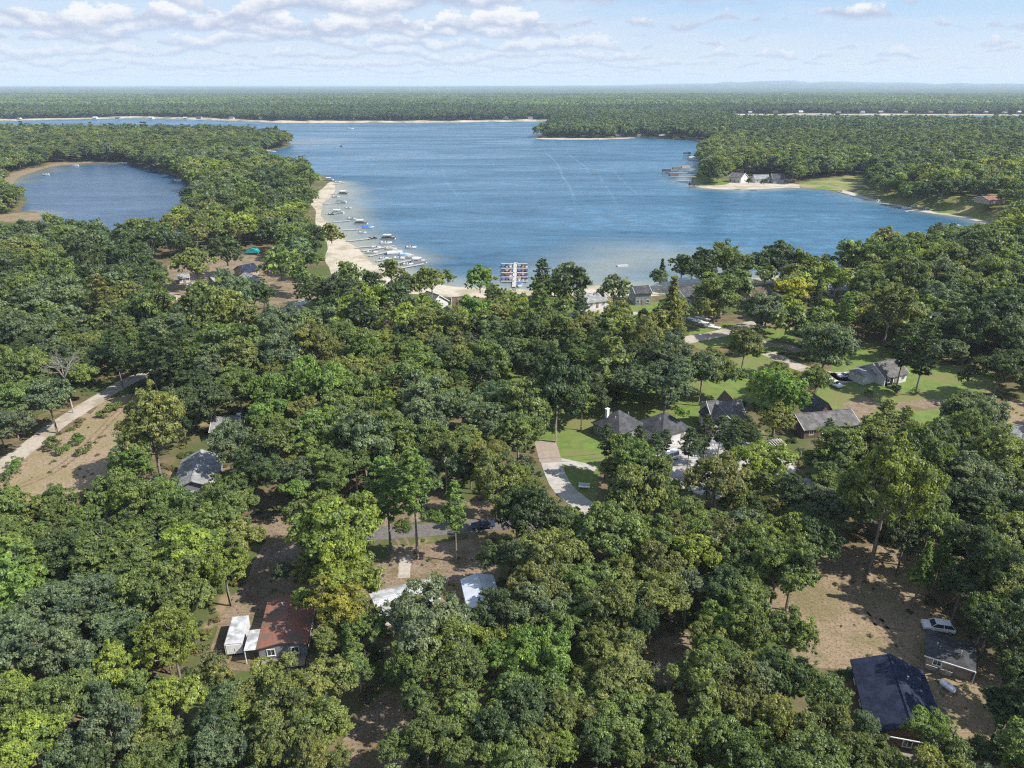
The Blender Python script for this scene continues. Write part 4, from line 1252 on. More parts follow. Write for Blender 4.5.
dock('white dock slanting into the pond from its north shore', (158,163), (144,168), 2.0, mat=mat_paledock)

# white dock sections heaped beside the lane
for i, (px, rz) in enumerate((((695,320.5), 20), ((700,323), 28), ((706,325.5), 24), ((712,328), 30), ((703,319.5), 18))):
    p = G(px[0], px[1], 0)
    t = thing('dock_section', ['white dock section farthest from the lane in the stored pile', 'white dock section, second in the stored pile by the lane', 'white dock section in the middle of the stored pile by the lane', 'white dock section nearest the lane in the stored pile', 'white dock section lying behind the stored pile by the lane'][i], 'dock section', (p.x, p.y, .05), R_(rz - 60), 'stored dock sections')
    m = MB()
    for k in range(8): m.box((-2.6 + k * .75, 0, .5), (.6, 1.7, .08))
    m.build('deck', mat_trim, t)
    m = MB(); m.box((0, -.8, .25), (6.0, .12, .5)); m.box((0, .8, .25), (6.0, .12, .5)); m.build('frame', mat_alu, t)

# ------------------------------------------------------------------ yard things
t = thing('garden_bench', 'white bench on the shaded lawn inside the bend of the drive', 'bench', tuple(G(584, 489, 0.01)), R_(-8)); t.scale = (1.35, 1.35, 1.35)
m = MB(); m.box((0, 0, .45), (1.8, .5, .08)); m.build('seat', mat_trim, t)
m = MB(); m.box((0, .27, .85), (1.8, .06, .18)); m.box((0, .25, .62), (1.8, .06, .1)); m.build('backrest', mat_trim, t)
for x in (-.8, .8):
    m = MB(); m.box((x, -.2, .2), (.08, .08, .41)); m.box((x, .24, .45), (.08, .08, .9)); m.build('leg', mat_trim, t)
t = thing('canopy_tent', 'red canopy tent under the trees of the right-hand wood', 'tent', tuple(G(927, 318, 0)), R_(10))
m = MB(); m.box((0, 0, 2.7), (4.4, 4.4, 1.1), top=(.12, .12)); m.build('canopy', surf('red_canvas', (.5, .07, .07), (.42, .06, .06), 2, .7, .2), t)
for sx in (-1, 1):
    for sy in (-1, 1):
        m = MB(); m.box((sx * 2, sy * 2, 1.1), (.07, .07, 2.2)); m.build('leg', mat_alu, t)
def pole(label, px, h=9.5):
    p = G(px[0], px[1], 0)
    t = thing('utility_pole', label, 'utility pole', tuple(p), R_(80), 'utility poles along the asphalt road')
    m = MB(); m.tube([(0, 0, -.2), (0, 0, h)], [.17, .11], 8); m.build('post', mat_wood, t)
    m = MB(); m.box((0, 0, h - .6), (2.2, .12, .14)); c = m.build('crossarm', mat_wood, t)
    for y in (-.95, 0.3, .95):
        m = MB(); m.tube([(y, 0, h - .53), (y, 0, h - .33)], .05, 6); m.build('insulator', mat_trim, c)
    return p, h
P1 = pole('weathered utility pole among the oaks left of the road verge', (160, 518))
P2 = pole('weathered utility pole beside the road behind the pines of the dirt court', (447, 497))
P3 = pole('weathered utility pole at the end of the pale court beside the gravel patch', (794, 487))
P4 = pole('weathered utility pole hidden among trees beside the centre drive', (612, 492))
def wires(label, A, B, group):
    m = MB()
    (a, ha), (b, hb) = A, B
    for o in (-.95, .95):
        pts = []
        for i in range(13):
            u = i / 12
            p = a.lerp(b, u) + Vector((0, o * .98, 0))
            pts.append((p.x, p.y, (ha + (hb - ha) * u) - .33 - 4 * u * (1 - u) * 1.1))
        m.tube(pts, .025, 4, 0, False)
    o = m.build('power_line', mat_tyre); tag(o, label, 'power line', group)
wires('pair of dark wires strung over the road verge left of the bright yellow-green oak', P1, P2, 'power lines along the road')
wires('pair of dark wires strung across the foot of the centre drive', P2, P4, 'power lines along the road')
wires('pair of dark wires strung past the pale court to its end pole', P4, P3, 'power lines along the road')
p = G(967, 391, 0)
for i, (px, lab) in enumerate((((966,392), 'dark boulder on the tan grass near the leafy garden oak'), ((938,405), 'pale stump at the foot of the leaning garden oak'))):
    m = MB(); m.loft([[(math.cos(k) * r * (1 + .15 * math.sin(3 * k + i)), math.sin(k) * r, z) for k in [j * .6283 for j in range(10)]] for z, r in ((-.05, .75), (.35, .8), (.7, .55), (.85, .2))])
    o = m.build('boulder' if i == 0 else 'tree_stump', mat_dkshingle if i == 0 else mat_wood); o.location = G(px[0], px[1], 0); tag(o, lab, 'boulder' if i == 0 else 'stump')

LM['the gravel road'] = tuple(G(60, 430)[:2]); LM['the dry field'] = tuple(G(70, 465)[:2]); LM['the beach sand'] = tuple(G(345, 262)[:2])
LM['the striped lawn'] = tuple(G(580, 435)[:2]); LM['the dry clearing'] = tuple(G(830, 620)[:2]); LM['the dirt court'] = tuple(G(430, 570)[:2])
LM['the marina'] = tuple(G(515, 285)[:2]); LM['the road verge'] = tuple(G(272, 527)[:2]); LM['the bare dirt gap'] = tuple(G(672, 652)[:2])
LM['the pale court'] = tuple(G(700, 460)[:2]); LM['the centre drive'] = tuple(G(565, 490)[:2]); LM['the garage lawn'] = tuple(G(880, 395)[:2])
LM['the tan track'] = tuple(G(1020, 420)[:2]); LM['the pile of dock sections'] = tuple(G(705, 324)[:2])
LM['the dark gap in the near wood'] = tuple(G(375, 740)[:2])
# ------------------------------------------------------------------ foliage
def leaf_mat():
    m, nt, out = nmat('leaves')
    at = node(nt, 'ShaderNodeAttribute', attribute_name='tint', attribute_type='INSTANCER')
    lv = node(nt, 'ShaderNodeAttribute', attribute_name='lv')
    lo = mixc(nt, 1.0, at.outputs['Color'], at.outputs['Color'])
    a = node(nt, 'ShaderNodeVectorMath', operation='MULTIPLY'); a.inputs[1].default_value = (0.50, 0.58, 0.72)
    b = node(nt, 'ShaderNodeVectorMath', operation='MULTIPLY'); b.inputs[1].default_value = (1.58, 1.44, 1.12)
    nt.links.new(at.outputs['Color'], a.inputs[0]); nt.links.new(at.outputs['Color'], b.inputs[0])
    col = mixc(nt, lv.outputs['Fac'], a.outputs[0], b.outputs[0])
    p = node(nt, 'ShaderNodeBsdfPrincipled', i_Roughness=0.52)
    p.inputs['Specular IOR Level'].default_value = 0.5
    nt.links.new(col, p.inputs['Base Color'])
    tr = node(nt, 'ShaderNodeBsdfTranslucent')
    tc = node(nt, 'ShaderNodeVectorMath', operation='MULTIPLY'); tc.inputs[1].default_value = (1.5, 1.5, 0.7)
    nt.links.new(col, tc.inputs[0]); nt.links.new(tc.outputs[0], tr.inputs[0])
    mx = node(nt, 'ShaderNodeMixShader'); mx.inputs[0].default_value = 0.42
    nt.links.new(p.outputs[0], mx.inputs[1]); nt.links.new(tr.outputs[0], mx.inputs[2])
    nt.links.new(mx.outputs[0], out.inputs[0])
    return m
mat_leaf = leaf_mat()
mat_bark = surf('bark', (0.25, 0.215, 0.18), (0.15, 0.125, 0.10), 3.0, 0.95, 0.1)
mat_palebark = surf('pale_bark', (0.42, 0.38, 0.33), (0.26, 0.23, 0.2), 2.0, 0.95, 0.1)
mat_greytwig = surf('grey_twigs', (0.25, 0.225, 0.2), (0.16, 0.145, 0.13), 2.0, 0.95, 0.1)

def unit(v):
    return v / (np.linalg.norm(v, axis=-1, keepdims=True) + 1e-9)

def leaf_mesh(name, C, N, S, V, woody=None, aspect=0.62):
    """many small leaf-sized faces; woody: an MB with limbs, second material"""
    n = len(C)
    t = unit(np.cross(N, rng.normal(size=(n, 3))))
    b = np.cross(N, t)
    s = S[:, None]
    fold = N * s * 0.18
    vs = np.stack([C + t * s, C + b * s * aspect + fold, C - t * s, C - b * s * aspect + fold], 1).reshape(-1, 3)
    nv = len(vs)
    wv, wf = (np.array(woody.v), woody.f) if woody and woody.v else (np.zeros((0, 3)), [])
    allv = np.concatenate([vs, wv]).astype(np.float32)
    me = bpy.data.meshes.new(name)
    me.vertices.add(len(allv)); me.vertices.foreach_set('co', allv.ravel())
    lens = np.concatenate([np.full(n, 4), np.array([len(f) for f in wf], int)]).astype(np.int32)
    loops = np.concatenate([np.arange(nv), np.array([i + nv for f in wf for i in f], int)]).astype(np.int32)
    me.loops.add(len(loops)); me.loops.foreach_set('vertex_index', loops)
    me.polygons.add(len(lens))
    me.polygons.foreach_set('loop_start', np.concatenate([[0], np.cumsum(lens)[:-1]]).astype(np.int32))
    mi = np.concatenate([np.zeros(n), np.ones(len(wf))]).astype(np.int32)
    me.polygons.foreach_set('material_index', mi)
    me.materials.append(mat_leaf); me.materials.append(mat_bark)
    a = me.attributes.new('lv', 'FLOAT', 'FACE')
    a.data.foreach_set('value', np.concatenate([V, np.zeros(len(wf))]).astype(np.float32))
    me.update(calc_edges=True)
    me.validate()
    return me

def oak_crown(name, nlobe, nc, nt_, nl, leaf, limbs=True, up=0.85, low=-0.6, flat=0.55):
    """spreading crown: big limbs' lobes -> clumps -> tufts -> leaves; radius about 1, centre at 0"""
    # lobes: one high leader and a ragged ring of limbs around it
    ld_ = []
    for i in range(nlobe):
        a = 6.283 * (i * .618 + rng.uniform(-.08, .08))
        f = (i + .5) / nlobe
        e = math.asin(np.clip(-.35 + 1.35 * f + rng.normal(0, .12), -.5, 1))
        ld_.append((math.cos(a) * math.cos(e), math.sin(a) * math.cos(e), math.sin(e)))
    ld_ = np.array(ld_)
    lr = rng.uniform(.26, .46, nlobe)
    reach = rng.uniform(.72, 1.12, nlobe)
    LC = ld_ * (reach - lr)[:, None]
    lval = rng.normal(.5, .12, nlobe)
    own_ = rng.choice(nlobe, nc, p=lr ** 2 / (lr ** 2).sum())
    d = unit(rng.normal(size=(nc, 3)) + ld_[own_] * .55 + np.array([0, 0, .25]))
    C = LC[own_] + d * (lr[own_] * rng.uniform(.45, 1.0, nc))[:, None]
    rc = rng.uniform(.09, .21, nc) * (1 if nc > 60 else 1.5)
    C[:, 2] *= np.where(C[:, 2] > 0, up, -low)
    cv = np.clip(lval[own_] + rng.normal(0, .15, nc), .03, .97)
    td = unit(rng.normal(size=(nc, nt_, 3)) + d[:, None, :] * .6 + np.array([0, 0, .4]))
    T = C[:, None, :] + td * (rc[:, None] * rng.uniform(.5, 1.15, (nc, nt_)))[..., None] * np.array([1.15, 1.15, flat])
    tv = cv[:, None] + rng.normal(0, .14, (nc, nt_))
    tr = (rc[:, None] * rng.uniform(.25, .55, (nc, nt_)))
    ld = unit(rng.normal(size=(nc, nt_, nl, 3)) + td[:, :, None, :] * .5)
    L = T[:, :, None, :] + ld * (tr[..., None] * rng.uniform(.3, 1.15, (nc, nt_, nl)))[..., None] * np.array([1.1, 1.1, .8])
    N = unit(ld * .5 + td[:, :, None, :] * .55 + np.array([0, 0, .4]) + rng.normal(size=ld.shape) * .6)
    S = leaf * rng.uniform(.6, 1.35, (nc, nt_, nl))
    V = np.clip(tv[..., None] + rng.normal(0, .15, S.shape), 0, 1)
    w = MB()
    if limbs:
        w.tube([(0, 0, low * .9), (.02, .01, low * .3), (0, 0, .35)], [.045, .036, .015], 5, 1, False)
        for i in range(nlobe):
            e = LC[i] * np.array([1, 1, up if LC[i][2] > 0 else -low])
            z0 = low * .8 + (e[2] - low * .8) * .25
            mid = np.array([e[0] * .5, e[1] * .5, z0 + (e[2] - z0) * .35]) + rng.uniform(-.05, .05, 3)
            w.tube([(0, 0, z0), tuple(mid), tuple(e)], [.032, .022, .01], 4, 1, False)
            for k in np.nonzero(own_ == i)[0][:5]:
                w.tube([tuple(mid * .3 + e * .7), tuple(C[k])], [.012, .004], 3, 1, False)
    return leaf_mesh(name, L.reshape(-1, 3), N.reshape(-1, 3), S.ravel(), V.ravel(), w)

def pine_crown(name, levels, per, tufts, needles, leaf, conical=False, limbs=True):
    """tiers of level boughs; radius 1, z -1.25..1.3"""
    L, N, S, V = [], [], [], []
    w = MB()
    if limbs:
        w.tube([(0, 0, -1.3), (0.02, 0, 0), (0, .02, 1.22)], [.045, .03, .008], 5, 1, False)
    for k in range(levels):
        u = k / (levels - 1)
        z = -1.2 + 2.4 * u
        if conical:
            ln = (1 - u) * 0.95 + .05
        else:
            ln = (0.55 + 1.1 * u if u < .35 else 1.0 - (u - .35) ** 1.4 * 1.35) * rng.uniform(.75, 1.1)
        ln = max(ln, .12)
        a0 = rng.uniform(0, 6.28)
        nb = max(3, int(per * (0.6 + ln * .5)))
        for j in range(nb):
            a = a0 + 6.283 * (j + rng.uniform(-.3, .3)) / nb
            bl = ln * rng.uniform(.65, 1.08)
            rise = rng.uniform(.02, .28) if not conical else rng.uniform(-.18, .05)
            dr = np.array([math.cos(a), math.sin(a), rise])
            tip = np.array([0, 0, z]) + dr * bl
            if limbs:
                w.tube([(0, 0, z), tuple(tip)], [.016, .005], 3, 1, False)
            bv = np.clip(rng.normal(.5, .18), 0.05, .95)
            side = np.array([-math.sin(a), math.cos(a), 0])
            for t in range(tufts):
                f = .3 + .7 * (t + rng.uniform(0, 1)) / tufts
                c = np.array([0, 0, z]) + dr * bl * f + side * rng.normal(0, .13 * bl * (1.15 - f * .6)) + np.array([0, 0, rng.uniform(-.02, .06)])
                ld = unit(rng.normal(size=(needles, 3)) * np.array([1, 1, .45]) + dr * .5)
                L.append(c + ld * rng.uniform(.02, .09, (needles, 1)))
                N.append(unit(rng.normal(size=(needles, 3)) * .55 + np.array([0, 0, 1.0]) + dr * .2))
                S.append(leaf * rng.uniform(.6, 1.3, needles))
                V.append(np.clip(bv + rng.normal(0, .17, needles), 0, 1))
    return leaf_mesh(name, np.concatenate(L), np.concatenate(N), np.concatenate(S), np.concatenate(V), w, 0.42)

def bare_crown(name, seed, depth_=5, spread=.55):
    r = random.Random(seed)
    m = MB()
    def grow(p, d, ln, rad, k):
        q = p + d * ln
        m.tube([p, (p + q) / 2 + Vector((r.uniform(-.04, .04), r.uniform(-.04, .04), 0)) * ln, q], [rad, rad * .8, rad * .6], 4, 0, False)
        if k == 0:
            return
        for _ in range(3 if k > 1 else 4):
            nd = (d + Vector((r.gauss(0, spread), r.gauss(0, spread), r.gauss(0.12, spread * .6)))).normalized()
            grow(p + d * ln * r.uniform(.6, 1), nd, ln * r.uniform(.6, .85), rad * .55, k - 1)
    for i in range(5):
        a = i * 1.26 + r.random()
        grow(Vector((0, 0, -1)), Vector((math.cos(a) * .5, math.sin(a) * .5, .9)).normalized(), .72, .035, depth_ - 2)
    return m

OAKS = [oak_crown('oak_crown', [9, 12, 7, 14, 10, 8, 11, 16, 13][i], [112, 120, 100, 130, 108, 96, 118, 135, 124][i], 8, 26, .030 + .003 * (i % 3), up=[.9, 1.0, .8, 1.15, .85, 1.05, .95, 1.2, .9][i], low=[-.6, -.75, -.55, -.85, -.65, -.7, -.7, -.9, -.6][i]) for i in range(9)]
PINES = [pine_crown('pine_crown', 12, 6, 10, 11, .066) for i in range(3)]
SPRUCE = [pine_crown('spruce_crown', 15, 7, 8, 11, .066, True) for i in range(2)]
BUSHES = [oak_crown('shrub_foliage', 6, 40, 6, 7, 0.09, False, .9, -.7) for i in range(2)]
tr_ = MB(); tr_.tube([(0, 0, -.02), (.15, .1, .3), (-.1, .15, .65), (0, 0, 1.0)], [1.25, .85, .7, .5], 8, 0, False)
TRUNK = tr_.mesh('trunk', mat_bark, True)
tr_ = MB(); tr_.tube([(0, 0, -.02), (.1, 0, .5), (0, 0, 1.0)], [1.2, .8, .45], 7, 0, False)
PTRUNK = tr_.mesh('trunk', mat_bark, True)
BARE = [bare_crown('bare_branches', s).mesh('bare_branches', mat_palebark) for s in (3, 9)]
THICKET = [bare_crown('bare_branches', s, 5, .8).mesh('bare_branches', mat_greytwig) for s in (4, 6)]
PALETRUNK = tr_.mesh('trunk', mat_palebark, True)

TONES = {
 'd': (0.076, 0.116, 0.044), 'b': (0.138, 0.186, 0.098), 'm': (0.146, 0.200, 0.060), 'o': (0.186, 0.212, 0.066),
 'y': (0.215, 0.275, 0.056), 'Y': (0.37, 0.39, 0.05), 'g': (0.156, 0.236, 0.060), 'r': (0.060, 0.040, 0.026), 'q': (0.180, 0.225, 0.060),
}
TONE_WORD = {'q': 'bright olive', 'd': 'dark green', 'b': 'grey-green', 'm': 'mid green', 'o': 'olive green', 'y': 'yellow-green', 'Y': 'golden yellow', 'g': 'fresh green', 'r': 'brownish purple'}

# every tree one can tell apart: picture position of the crown's centre, half width, kind, tone[, picture position of the trunk's foot]
TREES = [
 # bottom right
 (931,731,23,'o','g'),(866,723,15,'o','b'),(790,635,26,'o','m'),(783,676,28,'o','d'),(826,703,26,'o','m'),(786,733,30,'o','o'),(828,738,27,'o','o'),(872,757,22,'o','m'),(898,768,18,'o','m'),
 (769,566,34,'t','m',(778,611)),(1008,594,30,'o','o'),(988,612,24,'o','m'),(1004,640,27,'t','d',(1003,712)),(1010,676,26,'t','d',(1008,746)),(1018,716,24,'o','d'),(1016,744,22,'p','g'),
 (925,562,15,'s','g'),(943,551,14,'s','g'),(958,536,13,'s','m'),
 (1032,602,32,'o','d'),(1036,664,34,'o','d'),(1036,725,34,'o','d'),(985,752,18,'o','d'),(990,626,22,'o','d'),(1004,706,22,'o','d'),(962,588,22,'o','d'),
 (985,566,25,'t','d',(985,628)),(962,541,23,'t','d',(960,603)),(305,571,17,'o','o'),(286,557,13,'x','grey'),(470,648,11,'x','grey'),(590,668,11,'x','grey'),(210,655,10,'x','grey'),(305,600,14,'o','y'),(284,572,12,'o','d'),(494,557,17,'o','d'),(705,522,10,'x','grey'),  # small dark oak at the red roof's far end is added for shade there
 # right middle
 (878,494,46,'t','q',(878,572)),(826,510,30,'o','b'),(795,503,24,'o','d'),(813,541,26,'o','d'),(780,543,28,'o','y'),(793,571,24,'o','d'),(836,452,26,'o','m'),(873,446,26,'o','o'),(811,461,11,'o','g'),(828,474,18,'o','d'),
 (930,466,34,'o','m'),(968,437,25,'o','m'),(993,463,34,'o','m'),(966,480,32,'o','b'),(1010,482,30,'o','m'),(943,501,24,'o','d'),(975,511,28,'o','d'),(1004,536,28,'o','o'),(1018,508,24,'o','d'),(930,527,28,'o','m'),(980,551,24,'o','d'),(1010,561,22,'o','o'),(985,578,24,'o','m'),(905,540,20,'o','d'),
 (886,419,15,'p','o'),(905,421,13,'p','o'),(829,427,8,'p','d'),(978,414,26,'o','b'),(958,416,16,'o','b'),
 # garden side, right
 (795,291,21,'o','Y'),(788,312,18,'o','y'),(783,262,22,'o','d'),(804,265,17,'o','m'),(818,293,10,'s','d'),(838,279,17,'t','y',(832,303)),(868,290,20,'o','m'),(845,313,14,'p','g'),(888,311,23,'t','o',(884,357)),(866,322,15,'o','o'),(916,316,15,'o','o'),(826,348,33,'o','b'),(817,381,16,'o','m'),(779,397,31,'o','g'),
 (906,345,18,'p','d'),(926,350,22,'p','d'),(953,352,18,'t','b',(935,406)),(998,373,28,'t','d',(993,402)),
 (868,262,22,'o','m'),(898,265,22,'o','m'),(913,250,22,'o','m'),(931,284,26,'o','b'),(906,285,24,'o','m'),(945,304,22,'o','b'),(993,255,26,'o','m'),(965,262,22,'o','d'),(988,284,27,'o','m'),(962,290,20,'o','m'),(1010,303,25,'o','d'),(990,318,28,'o','d'),(970,330,26,'o','d'),(1006,338,24,'o','d'),(944,331,18,'o','d'),(1020,278,24,'o','m'),(848,258,18,'o','m'),(885,245,18,'o','o'),(940,262,20,'o','o'),
 # shore, centre
 (541,277,14,'p','d',(543,316)),(571,283,19,'t','d',(569,318)),(580,302,10,'p','d'),(541,303,16,'p','m'),(618,291,16,'t','b',(608,319)),(662,270,8,'s','d'),(672,309,20,'s','o'),(648,321,13,'o','m'),(682,268,14,'o','d'),(703,263,16,'o','d'),(727,261,21,'o','m'),(762,263,16,'o','d'),(717,296,23,'o','m'),(735,286,19,'o','m'),(761,313,22,'o','b'),(745,346,20,'o','o'),(746,266,14,'o','m'),
 (527,338,20,'o','d'),(549,331,22,'o','m'),(577,333,22,'o','o'),(612,334,22,'o','o'),(642,341,20,'o','o'),(607,362,30,'p','m'),(672,361,26,'o','b'),(703,371,26,'o','b'),(736,376,13,'o','m'),(667,383,26,'o','b'),(630,376,18,'o','d'),(594,348,16,'o','d'),
 (554,391,31,'t','d',(558,442)),(525,412,32,'o','m'),(681,413,8,'o','g'),
 # around the drive and the big house
 (518,437,26,'o','m'),(517,476,13,'o','y'),(541,524,30,'o','d'),(517,515,24,'o','d'),(622,448,20,'o','m'),(637,462,26,'o','g'),(656,472,20,'o','m'),(634,498,34,'o','o'),(664,489,18,'o','m'),
 (607,440,12,'p','d'),(640,435,9,'p','d'),(655,447,12,'p','d'),(690,442,13,'p','d'),(733,440,14,'p','d'),(628,445,11,'p','d'),(752,437,12,'o','d'),(700,448,11,'o','b'),(665,440,10,'p','d'),(707,430,12,'p','d'),(721,429,11,'p','d'),(740,427,13,'o','d'),
 (761,467,26,'o','y'),(719,483,30,'t','o',(707,529)),(757,484,22,'o','m'),
 (612,543,38,'o','m'),(652,546,28,'o','m'),(687,521,22,'o','m'),(652,572,28,'o','o'),(697,556,28,'o','y'),(727,552,28,'o','o'),(750,530,24,'o','b'),(752,561,28,'o','m'),(556,561,32,'o','o'),(528,556,26,'o','b'),(537,586,28,'o','o'),(588,585,24,'o','m'),(618,580,24,'o','o'),
 (531,490,13,'o','m'),(507,506,16,'o','m'),(322,560,20,'o','o'),
 # centre
 (336,536,42,'o','y'),(322,521,26,'o','y'),(351,581,30,'o','y'),(338,562,24,'t','y',(343,614)),(296,491,16,'o','g'),(333,486,18,'o','g'),(386,489,27,'p','g',(391,549)),(415,482,28,'p','g',(416,559)),(457,507,19,'p','g',(454,562)),(436,518,13,'t','g',(437,566)),(405,528,10,'t','m',(405,570)),(496,482,25,'t','o',(496,522)),
 (281,443,30,'o','m'),(316,439,29,'o','g'),(268,416,24,'o','g'),(363,439,30,'o','b'),(396,438,25,'o','m'),(431,436,20,'o','m'),(446,452,20,'t','m',(448,486)),(468,438,19,'o','o'),(491,426,24,'o','b'),(426,416,26,'o','b'),(341,416,25,'o','m'),(355,465,20,'o','m'),(308,412,22,'o','o'),(383,418,18,'o','d'),
 (336,609,30,'o','Y2'),(328,641,15,'o','o'),(358,660,15,'x','grey'),(424,625,42,'o','b'),(456,630,22,'o','b'),(499,613,26,'o','d'),(411,668,28,'o','m'),(461,676,30,'o','m'),(501,661,26,'o','g'),(418,702,20,'o','m'),(468,716,30,'o','m'),(426,737,28,'o','m'),(396,750,18,'o','m'),(496,739,28,'o','d'),(462,758,24,'o','m'),(510,690,22,'o','m'),
 (276,682,28,'o','o'),(323,681,25,'o','o'),(281,716,30,'o','o'),(322,726,26,'o','o'),(271,747,28,'o','o'),(306,761,26,'o','o'),(338,762,16,'o','o'),(247,702,22,'o','o'),
 # bottom centre
 (537,607,28,'o','b'),(542,658,34,'o','g'),(567,619,22,'o','m'),(607,609,28,'o','o'),(652,598,32,'o','o'),(595,651,22,'o','o'),(625,652,22,'o','o'),(625,684,30,'o','o'),(722,624,22,'o','g'),(750,631,28,'o','m'),(688,588,22,'o','b'),(725,591,26,'o','d'),(699,684,32,'o','o'),(737,686,24,'o','o'),(757,681,24,'o','b'),(732,711,22,'o','o'),(527,709,28,'o','d'),(556,721,25,'o','o'),(583,712,22,'o','o'),(537,751,24,'o','o'),(567,748,18,'o','y'),(617,721,28,'o','m'),(655,717,22,'o','m'),(672,746,28,'o','m'),(632,751,22,'o','m'),(712,738,28,'o','m'),(745,751,28,'o','m'),(598,745,22,'o','d'),(708,640,20,'o','o'),(660,672,11,'x','grey'),(640,622,22,'o','d'),
 # bottom left
 (15,591,26,'p','g'),(58,608,34,'o','b'),(95,603,28,'o','b'),(23,641,34,'o','b'),(58,658,34,'o','b'),(120,626,24,'o','b'),(85,681,24,'o','b'),(172,643,34,'o','y'),(118,667,25,'o','y'),(150,599,32,'o','m'),(188,606,28,'o','m'),(60,707,32,'o','m'),(5,693,22,'o','y'),(30,742,30,'o','y'),(175,704,34,'o','y'),(215,682,24,'o','o'),(239,716,20,'o','y'),(113,741,34,'o','b'),(160,749,24,'o','o'),(222,749,28,'o','b'),(75,757,26,'o','b'),(140,690,20,'o','m'),(92,726,13,'x','pale'),
 # left middle
 (147,431,34,'t','o',(166,481)),(133,465,20,'o','m'),(232,448,24,'o','b'),(180,408,26,'o','d'),(213,402,24,'o','d'),(175,425,14,'o','d'),
 (15,513,26,'o','m'),(38,513,22,'o','o'),(62,511,22,'o','m'),(110,498,24,'o','m'),(140,507,28,'o','m'),(160,499,20,'o','m'),(88,521,20,'o','m'),(176,513,26,'o','m'),(222,508,26,'o','m'),(243,503,18,'o','m'),(162,527,24,'o','m'),(213,531,32,'o','m'),(238,542,26,'o','o'),(62,556,28,'o','d'),(110,556,32,'o','m'),(130,546,24,'o','m'),(190,556,34,'o','y'),(223,566,26,'o','y'),(16,561,24,'p','g'),(38,540,22,'o','m'),(140,580,26,'o','m'),(95,577,22,'o','d'),(30,580,22,'o','g'),
 # left upper
 (20,373,28,'o','m'),(48,400,22,'o','b'),(15,401,24,'o','m'),(15,426,20,'o','b'),(63,362,17,'x','grey',(71,413)),(82,376,17,'o','m'),(88,346,18,'o','o'),(96,361,14,'o','d'),
 (15,334,27,'o','b'),(52,306,30,'o','b'),(17,298,25,'o','m'),(57,281,25,'o','m'),(85,268,23,'o','d'),(20,256,25,'o','o'),(50,266,22,'o','o'),(135,266,28,'o','d'),(100,298,17,'p','o'),(120,333,17,'o','m'),(107,322,16,'o','m'),(150,316,28,'o','m'),(130,296,19,'o','o'),(162,331,22,'o','b'),(40,335,20,'o','b'),
 (150,355,18,'p','d'),(168,360,20,'p','d'),(181,352,18,'p','d'),(114,350,15,'p','d'),(217,324,32,'o','o'),(242,325,22,'o','o'),(225,354,32,'o','m'),(203,360,24,'o','m'),(243,362,26,'o','o'),(196,383,18,'o','d'),(238,388,22,'o','m'),
 (195,263,19,'o','o'),(226,296,22,'o','b'),(197,303,20,'o','m'),(246,291,15,'o','d'),(160,281,11,'o','m'),(226,253,18,'o','d'),(280,266,20,'o','m'),(303,276,12,'o','g'),(265,297,13,'t','d',(266,318)),
 (336,298,24,'o','d'),(327,312,17,'o','d'),(361,316,20,'o','d'),(351,280,17,'o','m'),(396,297,16,'o','d'),(391,272,13,'o','o'),(405,284,13,'o','d'),(419,284,12,'o','o'),(374,281,12,'o','d'),(413,311,16,'o','b'),(431,280,16,'t','o',(434,318)),(449,277,8,'t','m',(447,297)),(480,280,15,'o','g'),(502,297,9,'o','d'),(476,313,20,'o','g'),(501,318,14,'o','o'),
 (281,331,25,'o','b'),(316,348,25,'o','o'),(363,356,21,'o','g'),(416,353,18,'o','g'),(426,328,20,'o','o'),(453,326,20,'o','o'),(388,331,11,'o','r'),(404,333,14,'o','d'),(461,358,20,'o','o'),(488,366,21,'t','m',(490,392)),(446,363,18,'o','d'),(411,376,30,'o','m'),(433,385,22,'o','o'),(356,376,23,'o','o'),(318,390,32,'o','g'),(278,358,25,'o','b'),(271,396,27,'o','g'),(358,398,24,'o','m'),(421,401,28,'o','b'),(493,402,22,'o','b'),(463,410,25,'o','b'),(340,338,20,'o','m'),(300,325,16,'o','m'),
 (334,235,12,'t','o',(331,262)),
 (706,166,8,'t','m',(707,183)),(717,165,9,'t','m',(717,184)),(727,169,8,'t','o',(727,183)),(749,181,3.5,'o','d'),(764,182,3.5,'o','d'),(792,171,9,'t','m',(793,183)),(771,164,8,'t','d',(771,176)),
]
TONES['Y2'] = (0.235, 0.255, 0.05); TONE_WORD['Y2'] = 'bright yellow-green'
TONES['grey'] = (.2, .2, .2); TONES['pale'] = (.4, .4, .4); TONE_WORD['grey'] = 'grey'; TONE_WORD['pale'] = 'pale'
KIND_WORD = {'o': 'oak', 't': 'oak', 'p': 'pine', 's': 'spruce', 'x': 'leafless tree'}

PLACED = []      # dicts: x, y, zc, R, h, kind, tone, rpx
def solve_tree(cx, cy, r, kind, foot=None):
    if foot:
        b = G(*foot)
        # height at which the vertical through the foot meets the crown's row
        lo, hi = 0.5, 40
        for _ in range(40):
            z = (lo + hi) / 2
            if P((b.x, b.y, z))[1] > cy: lo = z
            else: hi = z
        zc = z
        R = r * depth(Vector((b.x, b.y, zc))) / F
        p = G(cx, cy, zc)
        x, y = b.x * .5 + p.x * .5, b.y
        return x, y, zc, R
    zc = 8.0
    for _ in range(6):
        p = G(cx, cy, zc)
        R = r * depth(p) / F
        h = min(max(5.0 + 1.55 * R, 6.5), 17.5)
        zc = h - .8 * R
        if kind in 'ps':
            h = min(max(6 + 2.6 * R, 7), 21)
            zc = h - 1.25 * R
        zc = max(zc, R * .7 + .5)
    return p.x, p.y, zc, R

